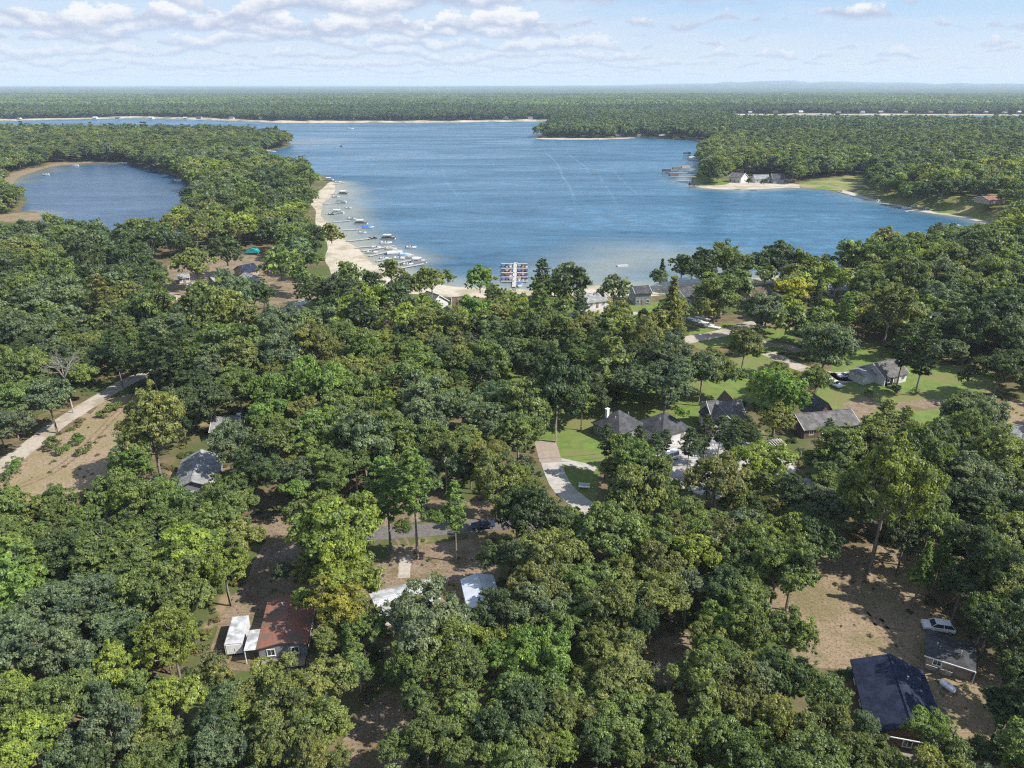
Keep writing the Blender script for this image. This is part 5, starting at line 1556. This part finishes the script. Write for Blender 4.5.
for t in TREES:
    x, y, zc, R = solve_tree(t[0], t[1], t[2], t[3], t[5] if len(t) > 5 else None)
    PLACED.append(dict(x=x, y=y, zc=zc, R=R, kind=t[3], tone=t[4], rpx=t[2], hand=True))

# ---- wood between them: positions found so that clearings, roofs, roads and water stay in view
KEEP = [
 [(300,150),(330,150),(346,180),(322,177)],
 [(498,260),(530,260),(530,287),(498,287)],
 [(314,214),(320,198),(326,184),(345,178),(440,258),(455,284),(380,276),(350,279),(329,274),(326,255),(328,240),(322,226)],
 [(345,180),(560,165),(690,190),(860,190),(930,228),(905,238),(850,250),(800,258),(770,246),(700,247),(655,262),(640,275),(600,270),(590,262),(520,262),(455,270),(400,255)],
 [(0,500),(0,455),(60,420),(105,390),(150,385),(155,405),(120,435),(110,470),(85,495)],
 [(178,452),(208,443),(212,470),(178,484)], [(212,414),(242,412),(242,432),(212,432)],
 [(540,450),(560,420),(590,412),(600,470),(580,480),(598,508),(556,500),(545,475)],
 [(604,410),(634,410),(634,432),(604,432)], [(648,408),(684,424),(676,437),(648,428)], [(693,396),(744,393),(742,420),(715,427),(693,412)],
 [(655,444),(748,440),(742,472),(660,474)], [(797,414),(850,406),(860,432),(800,432)], [(765,438),(790,438),(796,470),(770,470)], [(792,482),(808,480),(812,492),(796,494)],
 [(832,365),(880,352),(905,360),(940,395),(985,375),(965,400),(930,420),(880,414),(850,420),(832,400)],
 [(775,598),(800,582),(850,560),(930,590),(965,618),(990,660),(985,690),(978,730),(940,745),(850,672),(800,658),(782,628)],
 [(226,608),(252,580),(302,590),(306,652),(275,658),(226,662)],
 [(378,564),(470,558),(498,575),(498,602),(440,592),(378,602)],
 [(395,503),(500,500),(505,530),(480,552),(395,556)], [(262,514),(284,514),(284,540),(262,540)],
 [(682,325),(740,322),(742,345),(690,348)], [(768,340),(805,345),(805,368),(768,362)],
 [(448,290),(480,290),(480,312),(448,312)], [(245,302),(308,298),(306,326),(245,328)], [(158,258),(200,258),(200,298),(158,300)], [(236,240),(262,240),(262,280),(236,280)], [(210,270),(226,270),(226,284),(210,284)],
 [(580,294),(606,294),(606,312),(580,312)], [(628,284),(652,284),(652,304),(628,304)], [(676,284),(696,284),(696,300),(676,300)], [(828,272),(846,272),(846,298),(828,298)], [(745,283),(770,283),(770,296),(745,296)],
 [(650,640),(690,634),(692,664),(660,672)], [(345,730),(360,705),(395,690),(405,740),(360,766)],
 [(1000,395),(1024,395),(1024,444),(1008,440)],
 [(734,170),(788,170),(788,190),(734,190)], [(692,184.5),(740,184.5),(740,190),(692,190)], [(796,180),(862,174),(866,184),(840,192),(797,190)],
 [(876,198),(915,206),(940,200),(985,194),(1005,204),(990,226),(940,220),(880,206)],
 [(18,176),(60,163),(130,162),(190,184),(165,210),(110,220),(40,214)], [(0,184),(24,172),(60,160),(104,159),(104,164),(20,180)], [(0,213),(42,212),(42,219),(0,220)],
 [(0,122),(330,122),(330,125),(0,125)], [(665,150),(700,160),(695,185),(660,185)],
 [(470,395),(500,380),(520,372),(530,385),(500,398)], [(740,362),(770,360),(772,372),(745,374)],
 [(262,149),(290,145),(300,160),(280,158)],
]
cells = {}
def reg(t):
    cells.setdefault((int(t['x'] // 12), int(t['y'] // 12)), []).append(t)
for t in PLACED: reg(t)
def clash(x, y, R, k):
    ci, cj = int(x // 12), int(y // 12)
    for i in range(ci - 2, ci + 3):
        for j in range(cj - 2, cj + 3):
            for t in cells.get((i, j), ()):
                if (t['x'] - x) ** 2 + (t['y'] - y) ** 2 < (k * (t['R'] + R)) ** 2:
                    return True
    return False

def seen_over_keep(xs, ys, zc, R):
    """does the crown cover anything that must stay in view?"""
    bad = np.zeros(len(xs), bool)
    for a in [None] + [i * math.pi / 5 for i in range(10)]:
        k = 0 if a is None else .92
        z = ys * cp - (zc - CAMH) * sp_
        yy = ys * sp_ + (zc - CAMH) * cp
        px = 512 + F * xs / z + (k * math.cos(a or 0)) * R * F / z
        py = 384 - F * yy / z + (k * math.sin(a or 0)) * R * F / z * .85
        for kp in KEEP:
            bad |= inpoly(px, py, kp)
    return bad


def wood(y0, y1, step, rlo, rhi, k=0.62, jit=.45, sight=True):
    pts = []
    y = y0
    while y < y1:
        hw = y * .80 + 28
        x = -hw
        while x < hw:
            pts.append((x + rng.uniform(-jit, jit) * step, y + rng.uniform(-jit, jit) * step))
            x += step
        y += step * .9
    p = np.array(pts)
    R = rng.uniform(rlo, rhi, len(p))
    h = np.clip(4.2 + 1.65 * R + rng.normal(0, 1.5, len(p)), 6, 19)
    zg = bankh(p[:, 0], p[:, 1])
    zc = h - .8 * R + zg
    ok = np.ones(len(p), bool)
    for poly in EXCL:
        ok &= ~inpoly(p[:, 0], p[:, 1], poly)
    for line, w in ROADS:
        ok &= seg_dist(p[:, 0], p[:, 1], line) > w / 2 + 1.2
    for (hx, hy, hr) in HOUSE_SPOTS:
        ok &= np.hypot(p[:, 0] - hx, p[:, 1] - hy) > hr + R * .7
    if sight:
        ok &= ~seen_over_keep(p[:, 0], p[:, 1], zc, R)
    return p, R, zc, zg, ok
# ------------------------------------------------------------------ trees one can tell apart
def shrubs():
    pts = [(52,446,8),(60,451,6),(78,441,7),(81,452,5),(12,471,6),(16,464,7),(4,478,6),(66,447,4),(112,409,6),(105,414,5),(118,406,5),(893,390,6),(869,393,4),(915,391,4),(99,415,4),(88,447,4)]
    labs = ['leafy green shrub on the road edge of the dry field, largest of the clump', 'green shrub just behind the largest field-edge shrub', 'tall green shrub standing inside the dry field', 'low green shrub below the tall field shrub', 'rounded shrub at the corner where gravel road meets field', 'upright shrub at the bend of the gravel road edge', 'shrub at the very edge of the photo beside the gravel road', 'little shrub between the two field clumps', 'green shrub in the strip between gravel road and dirt track', 'low shrub at the lower end of the green strip by the dirt track', 'low shrub at the upper end of the green strip by the dirt track', 'dark round shrub in front of the white garage house', 'small sapling on the garage lawn beside the drive', 'small shrub on the garage lawn under the dark pines', 'tiny shrub on the sandy edge of the dirt track', 'tiny shrub on the dry grass below the field clump']
    for i, (x, y, r) in enumerate(pts):
        p = G(x, y, .8)
        R = r * depth(p) / F
        t = thing('shrub', labs[i], 'shrub', (p.x, p.y, 0), random.uniform(0, 6), 'shrubs by the road' if i not in (11, 12, 13) else 'shrubs on the garage lawn')
        f = link('foliage', BUSHES[i % 2], t)
        f.location = (0, 0, R * .75); f.scale = (R, R, R * 1.15)
        f['tint'] = [c * random.uniform(.85, 1.15) for c in (TONES['d'] if i == 11 else TONES['g'] if i % 3 else TONES['m'])]
        s = link('stem', TRUNK, t); s.scale = (.06, .06, R * .8)
shrubs()

def jit(c, k=.14):
    b = random.uniform(1 - k, 1 + k)
    return [max(.004, v * b * random.uniform(.95, 1.05)) for v in c]

# the wood between the hand-surveyed trees
cand = []
for (y0, y1, step, rlo, rhi) in ((42, 120, 3.6, 2.6, 4.0), (120, 215, 4.6, 3.0, 4.6), (215, 330, 5.6, 3.4, 6.0), (330, 640, 7.4, 4.2, 7.6)):
    p, R, zc, zg, ok = wood(y0, y1, step, rlo, rhi)
    for i in np.nonzero(ok)[0]:
        x, y, r = p[i, 0], p[i, 1], R[i]
        if clash(x, y, r, .50):
            continue
        n = vnoise(np.array([x / 38.]), np.array([y / 38.]), 2)[0] + random.uniform(-.3, .3)
        tone = 'd' if n < .22 else 'b' if n < .40 else 'm' if n < .66 else 'o' if n < .9 else 'y'
        kind = 'p' if random.random() < .10 else 'o'
        if kind == 'p': tone = random.choice('dm')
        t = dict(x=x, y=y, zc=zc[i], R=r * (.75 if kind == 'p' else 1), kind=kind, tone=tone, hand=False, zg=zg[i])
        t['rpx'] = t['R'] * F / depth(Vector((x, y, zc[i])))
        PLACED.append(t); reg(t)

for t in PLACED:
    t['px'] = P((t['x'], t['y'], t['zc']))
    t.setdefault('zg', 0.0)
def inview(t):
    return -t['rpx'] * .7 < t['px'][0] < 1024 + t['rpx'] * .7 and t['px'][1] < 768 + t['rpx'] * .6
broad = sorted([t for t in PLACED if t['kind'] in 'ot' and inview(t)], key=lambda t: (not t['hand'], -t['rpx']))
con = sorted([t for t in PLACED if t['kind'] in 'psx' and inview(t)], key=lambda t: (not t['hand'], -t['rpx']))
own = sorted(broad, key=lambda t: -t['rpx'])[:298] + con[:70]
ownset = {id(t) for t in own}
rest = [t for t in PLACED if id(t) not in ownset]

# --- a label for each: look first, then what it stands beside
def relation(t, name):
    lx, ly = LM[name]
    dx, dy = t['x'] - lx, t['y'] - ly
    d = math.hypot(dx, dy)
    if abs(dy) > abs(dx):
        return d, ('behind' if dy > 0 else 'in front of')
    return d, ('right of' if dx > 0 else 'left of')
for t in own:
    dist = depth(Vector((t['x'], t['y'], t['zc'])))
    typical = 24
    size = 'small' if t['rpx'] < 17 else 'broad' if t['rpx'] > 28 else 'medium'
    if t['kind'] == 't': size = 'tall' if t['rpx'] < 29 else 'tall broad'
    noun = {'o': 'oak', 't': 'oak', 'p': 'pine', 's': 'spruce', 'x': 'leafless tree'}[t['kind']]
    t['desc'] = ('%s %s %s' % (size, TONE_WORD[t['tone']], noun)).replace('medium ', '')
    rel = sorted((relation(t, n) + (n,)) for n in LM)
    t['rel'] = rel[:3]
groups = {}
for t in own:
    d, r, n = t['rel'][0]
    groups.setdefault((t['desc'], r, n), []).append(t)
NEARW = ['nearest', 'second nearest', 'third nearest', 'fourth nearest', 'fifth nearest', 'sixth nearest', 'seventh nearest', 'eighth nearest', 'ninth nearest', 'tenth nearest']
for (desc, r, n), ts in groups.items():
    ts.sort(key=lambda t: t['rel'][0][0])
    for i, t in enumerate(ts):
        if len(ts) == 1:
            t['label'] = '%s %s %s' % (desc, r, n)
        else:
            t['label'] = '%s %s %s %s' % (NEARW[min(i, 9)], desc, r, n)

for t in own:
    if len(t['label'].replace('-', ' ').split()) > 15:
        for wd_ in (' small ', ' broad ', ' tall '):
            t['label'] = t['label'].replace(wd_, ' ', 1)
for i, t in enumerate(own):
    R, kind = t['R'], t['kind']
    zc = t['zc']
    base = {'p': 'pine_tree', 's': 'spruce_tree', 'x': 'leafless_tree'}.get(kind, 'oak_tree')
    cat = {'p': 'pine tree', 's': 'spruce tree', 'x': 'bare tree'}.get(kind, 'oak tree')
    grp = {'p': 'pines in the wood', 's': 'spruces in the wood', 'x': 'leafless trees in the wood'}.get(kind, 'oaks of the wood')
    root = thing(base, t['label'], cat, (t['x'], t['y'], t['zg']), random.uniform(0, 6.28), grp)
    zl = zc - t['zg']
    if kind in 'ot':
        me, sz = OAKS[(i * 5 + 3) % len(OAKS)], random.uniform(.9, 1.3)
        tk, rad, top = TRUNK, .034 * R + .06, zl - .35 * R
    elif kind == 'p':
        me, sz = PINES[i % 3], random.uniform(.9, 1.15)
        tk, rad, top = PTRUNK, .04 * R + .06, zl - 1.0 * R
    elif kind == 's':
        me, sz = SPRUCE[i % 2], random.uniform(1.0, 1.3)
        tk, rad, top = PTRUNK, .045 * R + .05, zl - 1.0 * R
    else:
        me, sz = (THICKET if t['tone'] == 'grey' else BARE)[i % 2], 1.0
        tk, rad, top = PALETRUNK, .03 * R + .05, zl - .9 * R
    c = link('crown', me, root)
    c.location = (0, 0, zl)
    c.scale = (R * random.uniform(.88, 1.16), R * random.uniform(.88, 1.16), R * sz * (1.2 if kind == 't' else 1))
    c['tint'] = jit(TONES[t['tone']])
    s = link('trunk', tk, root)
    s.scale = (rad, rad, max(top, 1.0))

# ------------------------------------------------------------------ woodland that nobody could count: one object per wood
def crown_with_trunk(src, kind):
    return src
PROTO = bpy.data.collections.new('woodland_kinds')
def proto(me):
    o = bpy.data.objects.new(me.name, me)
    PROTO.objects.link(o)
    return o
def trunked(me, rad, z1, z0):
    n = len(me.vertices)
    return me
# mid-distance kinds (600-1200 leaf faces) and far kinds (about 100)
MIDK = []
for i in range(4):
    MIDK.append(oak_crown('broadleaf', 8 + i, 60, 5, 6, .10, True, [.9, .8, 1.0, .85][i], -1.0 if i % 2 else -.8))
MIDK.append(pine_crown('conifer', 8, 5, 5, 6, .15))
FARK = []
for i in range(4):
    FARK.append(oak_crown('broadleaf', 7 + i, 34, 3, 3, .20, False, [.95, .85, 1.1, .9][i], -1.1))
FARK.append(pine_crown('conifer', 6, 4, 4, 4, .24, False, False))
VFARK = [oak_crown('broadleaf', 7, 16, 2, 2, .42, False, 1.0, -1.2) for i in range(3)]

def gn_wood(name, label, meshes, pts, R, zc, rot, idx, tint, zs):
    coll = bpy.data.collections.new(name + '_kinds')
    for k, m in enumerate(meshes):
        coll.objects.link(bpy.data.objects.new('%s_%02d' % (m.name, k), m))
    me = bpy.data.meshes.new(name)
    n = len(pts)
    me.vertices.add(n)
    me.vertices.foreach_set('co', np.stack([pts[:, 0], pts[:, 1], zc], 1).astype(np.float32).ravel())
    def attr(nm, ty, data):
        a = me.attributes.new(nm, ty, 'POINT')
        a.data.foreach_set('vector' if ty == 'FLOAT_VECTOR' else 'color' if ty == 'FLOAT_COLOR' else 'value', np.ascontiguousarray(data).ravel())
    attr('sc', 'FLOAT_VECTOR', np.stack([R, R, R * zs], 1).astype(np.float32))
    attr('rot', 'FLOAT_VECTOR', np.stack([rot * 0, rot * 0, rot], 1).astype(np.float32))
    attr('idx', 'INT', idx.astype(np.int32))
    attr('tint', 'FLOAT_COLOR', np.concatenate([tint, np.ones((n, 1))], 1).astype(np.float32))
    me.update()
    o = link(name, me)
    o['kind'] = 'stuff'
    o['label'] = label
    ng = bpy.data.node_groups.new(name, 'GeometryNodeTree')
    ng.interface.new_socket('Geometry', in_out='INPUT', socket_type='NodeSocketGeometry')
    ng.interface.new_socket('Geometry', in_out='OUTPUT', socket_type='NodeSocketGeometry')
    N = ng.nodes
    gi, go_ = N.new('NodeGroupInput'), N.new('NodeGroupOutput')
    ci = N.new('GeometryNodeCollectionInfo'); ci.inputs['Collection'].default_value = coll
    ci.inputs['Separate Children'].default_value = True; ci.inputs['Reset Children'].default_value = True
    ip = N.new('GeometryNodeInstanceOnPoints'); ip.inputs['Pick Instance'].default_value = True
    def na(nm, ty):
        a = N.new('GeometryNodeInputNamedAttribute'); a.data_type = ty; a.inputs['Name'].default_value = nm
        return [s for s in a.outputs if s.enabled][0]
    ng.links.new(gi.outputs[0], ip.inputs['Points']); ng.links.new(ci.outputs[0], ip.inputs['Instance'])
    ng.links.new(na('idx', 'INT'), ip.inputs['Instance Index'])
    e2r = N.new('FunctionNodeEulerToRotation'); ng.links.new(na('rot', 'FLOAT_VECTOR'), e2r.inputs[0])
    ng.links.new(e2r.outputs[0], ip.inputs['Rotation']); ng.links.new(na('sc', 'FLOAT_VECTOR'), ip.inputs['Scale'])
    ng.links.new(ip.outputs[0], go_.inputs[0])
    md = o.modifiers.new('wood', 'NODES'); md.node_group = ng
    return o

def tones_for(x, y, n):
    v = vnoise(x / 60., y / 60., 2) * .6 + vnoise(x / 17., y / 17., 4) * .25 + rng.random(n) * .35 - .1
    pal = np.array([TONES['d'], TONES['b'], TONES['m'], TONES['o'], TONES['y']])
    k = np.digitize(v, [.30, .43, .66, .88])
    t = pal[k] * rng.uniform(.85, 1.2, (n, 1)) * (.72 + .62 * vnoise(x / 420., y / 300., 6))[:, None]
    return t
# what is left of the near wood
if rest:
    xs = np.array([t['x'] for t in rest]); ys = np.array([t['y'] for t in rest]); n = len(rest)
    near = ys < 215
    for sel, kinds, nm in ((near, OAKS[:4] + PINES[:1], 'understorey'), (~near, MIDK, 'shore_woodland')):
        if not sel.any(): continue
        q = [t for t, s in zip(rest, sel) if s]
        m = len(q)
        tint = np.array([jit(TONES[t['tone']]) for t in q])
        idx = np.array([4 if t['kind'] in 'ps' else random.randrange(4) for t in q])
        gn_wood(nm, 'smaller trees filling the wood between the larger crowns', kinds, np.array([[t['x'], t['y']] for t in q]), np.array([t['R'] for t in q]), np.array([t['zc'] for t in q]), rng.uniform(0, 6.28, m), idx, tint, np.full(m, 1.0))
# low brush and weeds on the woodland floor, sparse on bare soil
def brush():
    n = 5200
    y = np.sqrt(rng.uniform(48 ** 2, 225 ** 2, n)); x = rng.uniform(-1, 1, n) * (y * .78 + 12)
    ok = np.ones(n, bool)
    soil = np.zeros(n, bool)
    for poly in EXCL[11:]:
        soil |= inpoly(x, y, poly)
    ok &= ~(soil & (rng.random(n) > .4))
    for k, px in LAWNS_PX.items():
        ok &= ~inpoly(x, y, gp(px))
    ok &= ~inpoly(x, y, patio)
    for line, w in ROADS:
        ok &= seg_dist(x, y, line) > w / 2 + .6
    for hx, hy, hr in HOUSE_SPOTS:
        ok &= np.hypot(x - hx, y - hy) > hr + .3
    x, y, soil = x[ok], y[ok], soil[ok]
    R = rng.uniform(.35, 1.25, len(x)) * np.where(soil, .45, 1)
    pal = np.array([TONES['m'], TONES['o'], TONES['d'], (.20, .17, .08)])
    tint = pal[rng.integers(0, 4, len(x))] * rng.uniform(.8, 1.2, (len(x), 1))
    o = gn_wood('undergrowth', 'low brush and weeds on the woodland floor', BUSHES, np.stack([x, y], 1), R, R * .35, rng.uniform(0, 6.28, len(x)), rng.integers(0, 2, len(x)), tint, np.full(len(x), .6))
brush()
# woods round the lake
def far_wood(name, label, y0, y1, step, rlo, rhi, kinds, sight, conif):
    p, R, zc, zg, ok = wood(y0, y1, step, rlo, rhi, sight=sight)
    p, R, zc = p[ok], R[ok], zc[ok]
    n = len(p)
    idx = rng.integers(0, len(kinds) - (1 if conif else 0), n)
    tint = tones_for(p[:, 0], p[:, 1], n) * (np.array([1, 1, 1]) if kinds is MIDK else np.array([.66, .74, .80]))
    if conif:
        c = rng.random(n) < np.where((p[:, 0] > 300), .16, .05)
        idx[c] = len(kinds) - 1
        tint[c] = np.array(TONES['d']) * rng.uniform(.9, 1.3, (c.sum(), 1))
    gn_wood(name, label, kinds, p, R, zc, rng.uniform(0, 6.28, n), idx, tint, rng.uniform(.85, 1.15, n))
    return n
n1 = far_wood('lakeside_woodland', 'dense green woodland on the land round the lake', 640, 1150, 8.2, 4.4, 8.2, MIDK, True, True)
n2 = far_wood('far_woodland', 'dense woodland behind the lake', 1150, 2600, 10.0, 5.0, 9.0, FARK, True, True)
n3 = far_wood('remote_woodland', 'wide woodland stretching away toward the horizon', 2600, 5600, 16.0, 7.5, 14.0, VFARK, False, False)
print('TREES own', len(own), 'rest', len(rest), 'far', n1, n2, n3)

# ------------------------------------------------------------------ smoke on the horizon and the air
def volume_mat(name, color, dens, aniso=0.0):
    m, nt, out = nmat(name)
    v = node(nt, 'ShaderNodeVolumePrincipled')
    v.inputs['Color'].default_value = rgba(color)
    v.inputs['Density'].default_value = dens
    v.inputs['Anisotropy'].default_value = aniso
    nt.links.new(v.outputs[0], out.inputs['Volume'])
    return m
hz = MB()
HX, HY0, HY1, HT = 42000, -300, 46000, 205
hz.add([(-HX, HY0, -1), (HX, HY0, -1), (HX, HY1, -1), (-HX, HY1, -1), (-HX, HY0, HT), (HX, HY0, HT), (HX, HY1, HT), (-HX, HY1, HT)], [(3, 2, 1, 0), (4, 5, 6, 7), (0, 1, 5, 4), (1, 2, 6, 5), (2, 3, 7, 6), (3, 0, 4, 7)])
ho = hz.build('haze', volume_mat('haze', (0.68, 0.80, 0.98), HAZE))
ho['kind'] = 'stuff'
sm = MB()
b = G(411, 86, 0); b = Vector((b.x, b.y, 0)).normalized() * 7000
prof = [(0, 8, 0), (30, 10, 2), (60, 13, 6), (90, 18, 14), (120, 26, 26), (150, 34, 44), (175, 36, 60), (178, 20, 66)]
sm.loft([[(b.x + dx + r * math.cos(k * .7854) * (1 + .2 * math.sin(k * 3 + z)), b.y + r * math.sin(k * .7854), z + 8) for k in range(8)] for z, r, dx in prof[::-1]])
so = sm.build('smoke_plume', volume_mat('smoke', (0.55, 0.62, 0.74), 0.0022))
so['kind'] = 'stuff'

# ------------------------------------------------------------------ sky, sun, camera
SUN_EL, SUN_AZ = R_(45), R_(SUN_AZ_DEG)          # azimuth measured from +x toward +y
sd = Vector((math.cos(SUN_EL) * math.cos(SUN_AZ), math.cos(SUN_EL) * math.sin(SUN_AZ), math.sin(SUN_EL)))
w = bpy.data.worlds.new('World'); scene.world = w; w.use_nodes = True
nt = w.node_tree
for n in list(nt.nodes): nt.nodes.remove(n)
out = nt.nodes.new('ShaderNodeOutputWorld'); bg = nt.nodes.new('ShaderNodeBackground')
bg.inputs['Strength'].default_value = SKY_STR
sky = nt.nodes.new('ShaderNodeTexSky'); sky.sky_type = 'NISHITA'; sky.sun_disc = False
sky.sun_elevation = SUN_EL
sky.sun_rotation = math.pi / 2 - SUN_AZ
sky.air_density = 1.0; sky.dust_density = 0.6; sky.ozone_density = 1.6; sky.altitude = 300
# cumulus: rows of flat-based clouds, in azimuth and elevation
tc = nt.nodes.new('ShaderNodeTexCoord')
sx = node(nt, 'ShaderNodeSeparateXYZ'); nt.links.new(tc.outputs['Generated'], sx.inputs[0])
def math_(op, a, b=None, c=None):
    n = nt.nodes.new('ShaderNodeMath'); n.operation = op
    for i, v in enumerate((a, b, c)):
        if v is None: continue
        if isinstance(v, (int, float)): n.inputs[i].default_value = v
        else: nt.links.new(v, n.inputs[i])
    return n.outputs[0]
az = math_('ARCTAN2', sx.outputs['X'], sx.outputs['Y'])
el = math_('ARCSINE', sx.outputs['Z'])
azd = math_('MULTIPLY', az, 57.2958); eld = math_('MULTIPLY', el, 57.2958)
def comb(x, y, z):
    cb = nt.nodes.new('ShaderNodeCombineXYZ')
    for i, v in enumerate((x, y, z)):
        if isinstance(v, (int, float)): cb.inputs[i].default_value = v
        else: nt.links.new(v, cb.inputs[i])
    return cb.outputs[0]
E = 1.0 / (SKY_STR * 2 ** EXPO)         # a displayed linear value -> colour at this strength and exposure
col = sky.outputs[0]
air = mixc(nt, ramp(nt, eld, 0.0, 7.0), (.67 * E, .77 * E, .90 * E), (.38 * E, .59 * E, .86 * E))
col = mixc(nt, math_('MULTIPLY', ramp(nt, eld, 40.0, 4.0), .92), col, air)
left = nt.nodes.new('ShaderNodeMapRange'); left.interpolation_type = 'SMOOTHSTEP'
left.inputs[1].default_value = 0; left.inputs[2].default_value = 15; left.inputs[3].default_value = .20; left.inputs[4].default_value = .0
nt.links.new(azd, left.inputs[0])
# thin high veil between the cumulus rows
vn = noise(nt, 1.0, 6, .6, comb(math_('MULTIPLY', azd, .12), math_('MULTIPLY', eld, .9), 4.4))
col = mixc(nt, math_('MULTIPLY', ramp(nt, math_('ADD', vn, left.outputs[0]), .42, .75), .55), col, (.72 * E, .81 * E, .92 * E))
for i, e in enumerate((.45, .8, 1.2, 1.7, 2.3, 3.05, 3.9, 4.9, 6.1, 7.6, 9.5)):
    wd = .55 + .62 * e                 # typical width and height in degrees
    ht = .10 + .30 * e
    n1 = noise(nt, 1.0, 2, .5, comb(math_('MULTIPLY', azd, .62 / wd), 7.7 * i, 1.3))
    nb = noise(nt, 1.0, 2, .5, comb(math_('MULTIPLY', azd, .4 / wd), 3.1 * i, 9.3))
    n2 = noise(nt, 1.0, 5, .62, comb(math_('MULTIPLY', azd, 2.0 / wd), math_('MULTIPLY', eld, 3.4 / wd), 2.9 * i))
    base = math_('MULTIPLY_ADD', nb, ht * 3.0, e - ht * 1.5)
    up = math_('SUBTRACT', eld, base)
    h = math_('MULTIPLY', math_('SUBTRACT', math_('ADD', n1, left.outputs[0]), .50), ht * 6.0)
    h = math_('ADD', math_('MINIMUM', h, ht * 1.25), math_('MULTIPLY', math_('SUBTRACT', n2, .5), ht * 2.3))
    m = math_('MULTIPLY', ramp(nt, math_('SUBTRACT', h, up), 0.0, ht * .30), ramp(nt, math_('ADD', up, math_('MULTIPLY', math_('SUBTRACT', n2, .5), ht * .5)), -.05 * ht, ht * .28))
    sh = math_('ADD', math_('DIVIDE', up, ht * 1.0), math_('MULTIPLY', math_('SUBTRACT', n2, .5), 1.6))
    f = min(1.0, e / 4.0)
    lo_ = tuple((a_ * (1 - f) + b_ * f) * E for a_, b_ in zip((.58, .68, .85), (.50, .58, .75)))
    hi_ = tuple((a_ * (1 - f) + b_ * f) * E for a_, b_ in zip((.74, .81, .92), (.97, .97, .98)))
    cc = mixc(nt, ramp(nt, sh, .10, .95), lo_, hi_)
    col = mixc(nt, math_('MULTIPLY', m, .62 + .33 * f), col, cc)
nt.links.new(col, bg.inputs[0]); nt.links.new(bg.outputs[0], out.inputs[0])

sl = bpy.data.lights.new('sun', 'SUN'); sl.energy = SUN_E; sl.angle = R_(0.53); sl.color = (1.0, 0.955, 0.88)
so_ = bpy.data.objects.new('sun', sl); COL.objects.link(so_)
so_.rotation_euler = sd.to_track_quat('Z', 'Y').to_euler()
so_.location = (0, 0, 300)

cam = bpy.data.cameras.new('camera'); co = bpy.data.objects.new('camera', cam); COL.objects.link(co)
cam.sensor_width = 36; cam.lens = F * 36 / 1024
cam.clip_start = 0.5; cam.clip_end = 120000
co.location = (0, 0, CAMH); co.rotation_euler = (math.pi / 2 - PITCH, 0, 0)
scene.camera = co
vs = scene.view_settings
vs.view_transform = 'Standard'; vs.look = 'None'; vs.exposure = EXPO; vs.gamma = 1.0; vs.use_curve_mapping = False
scene.cycles.max_bounces = 6; scene.cycles.diffuse_bounces = 4; scene.cycles.glossy_bounces = 2
scene.cycles.transmission_bounces = 2; scene.cycles.volume_bounces = 1; scene.cycles.transparent_max_bounces = 6
scene.cycles.use_denoising = False; scene.cycles.sample_clamp_indirect = 2.0; scene.cycles.denoiser = 'OPENIMAGEDENOISE'; scene.cycles.denoising_prefilter = 'ACCURATE'
scene.cycles.pixel_filter_type = 'BLACKMAN_HARRIS'; scene.cycles.filter_width = 1.2
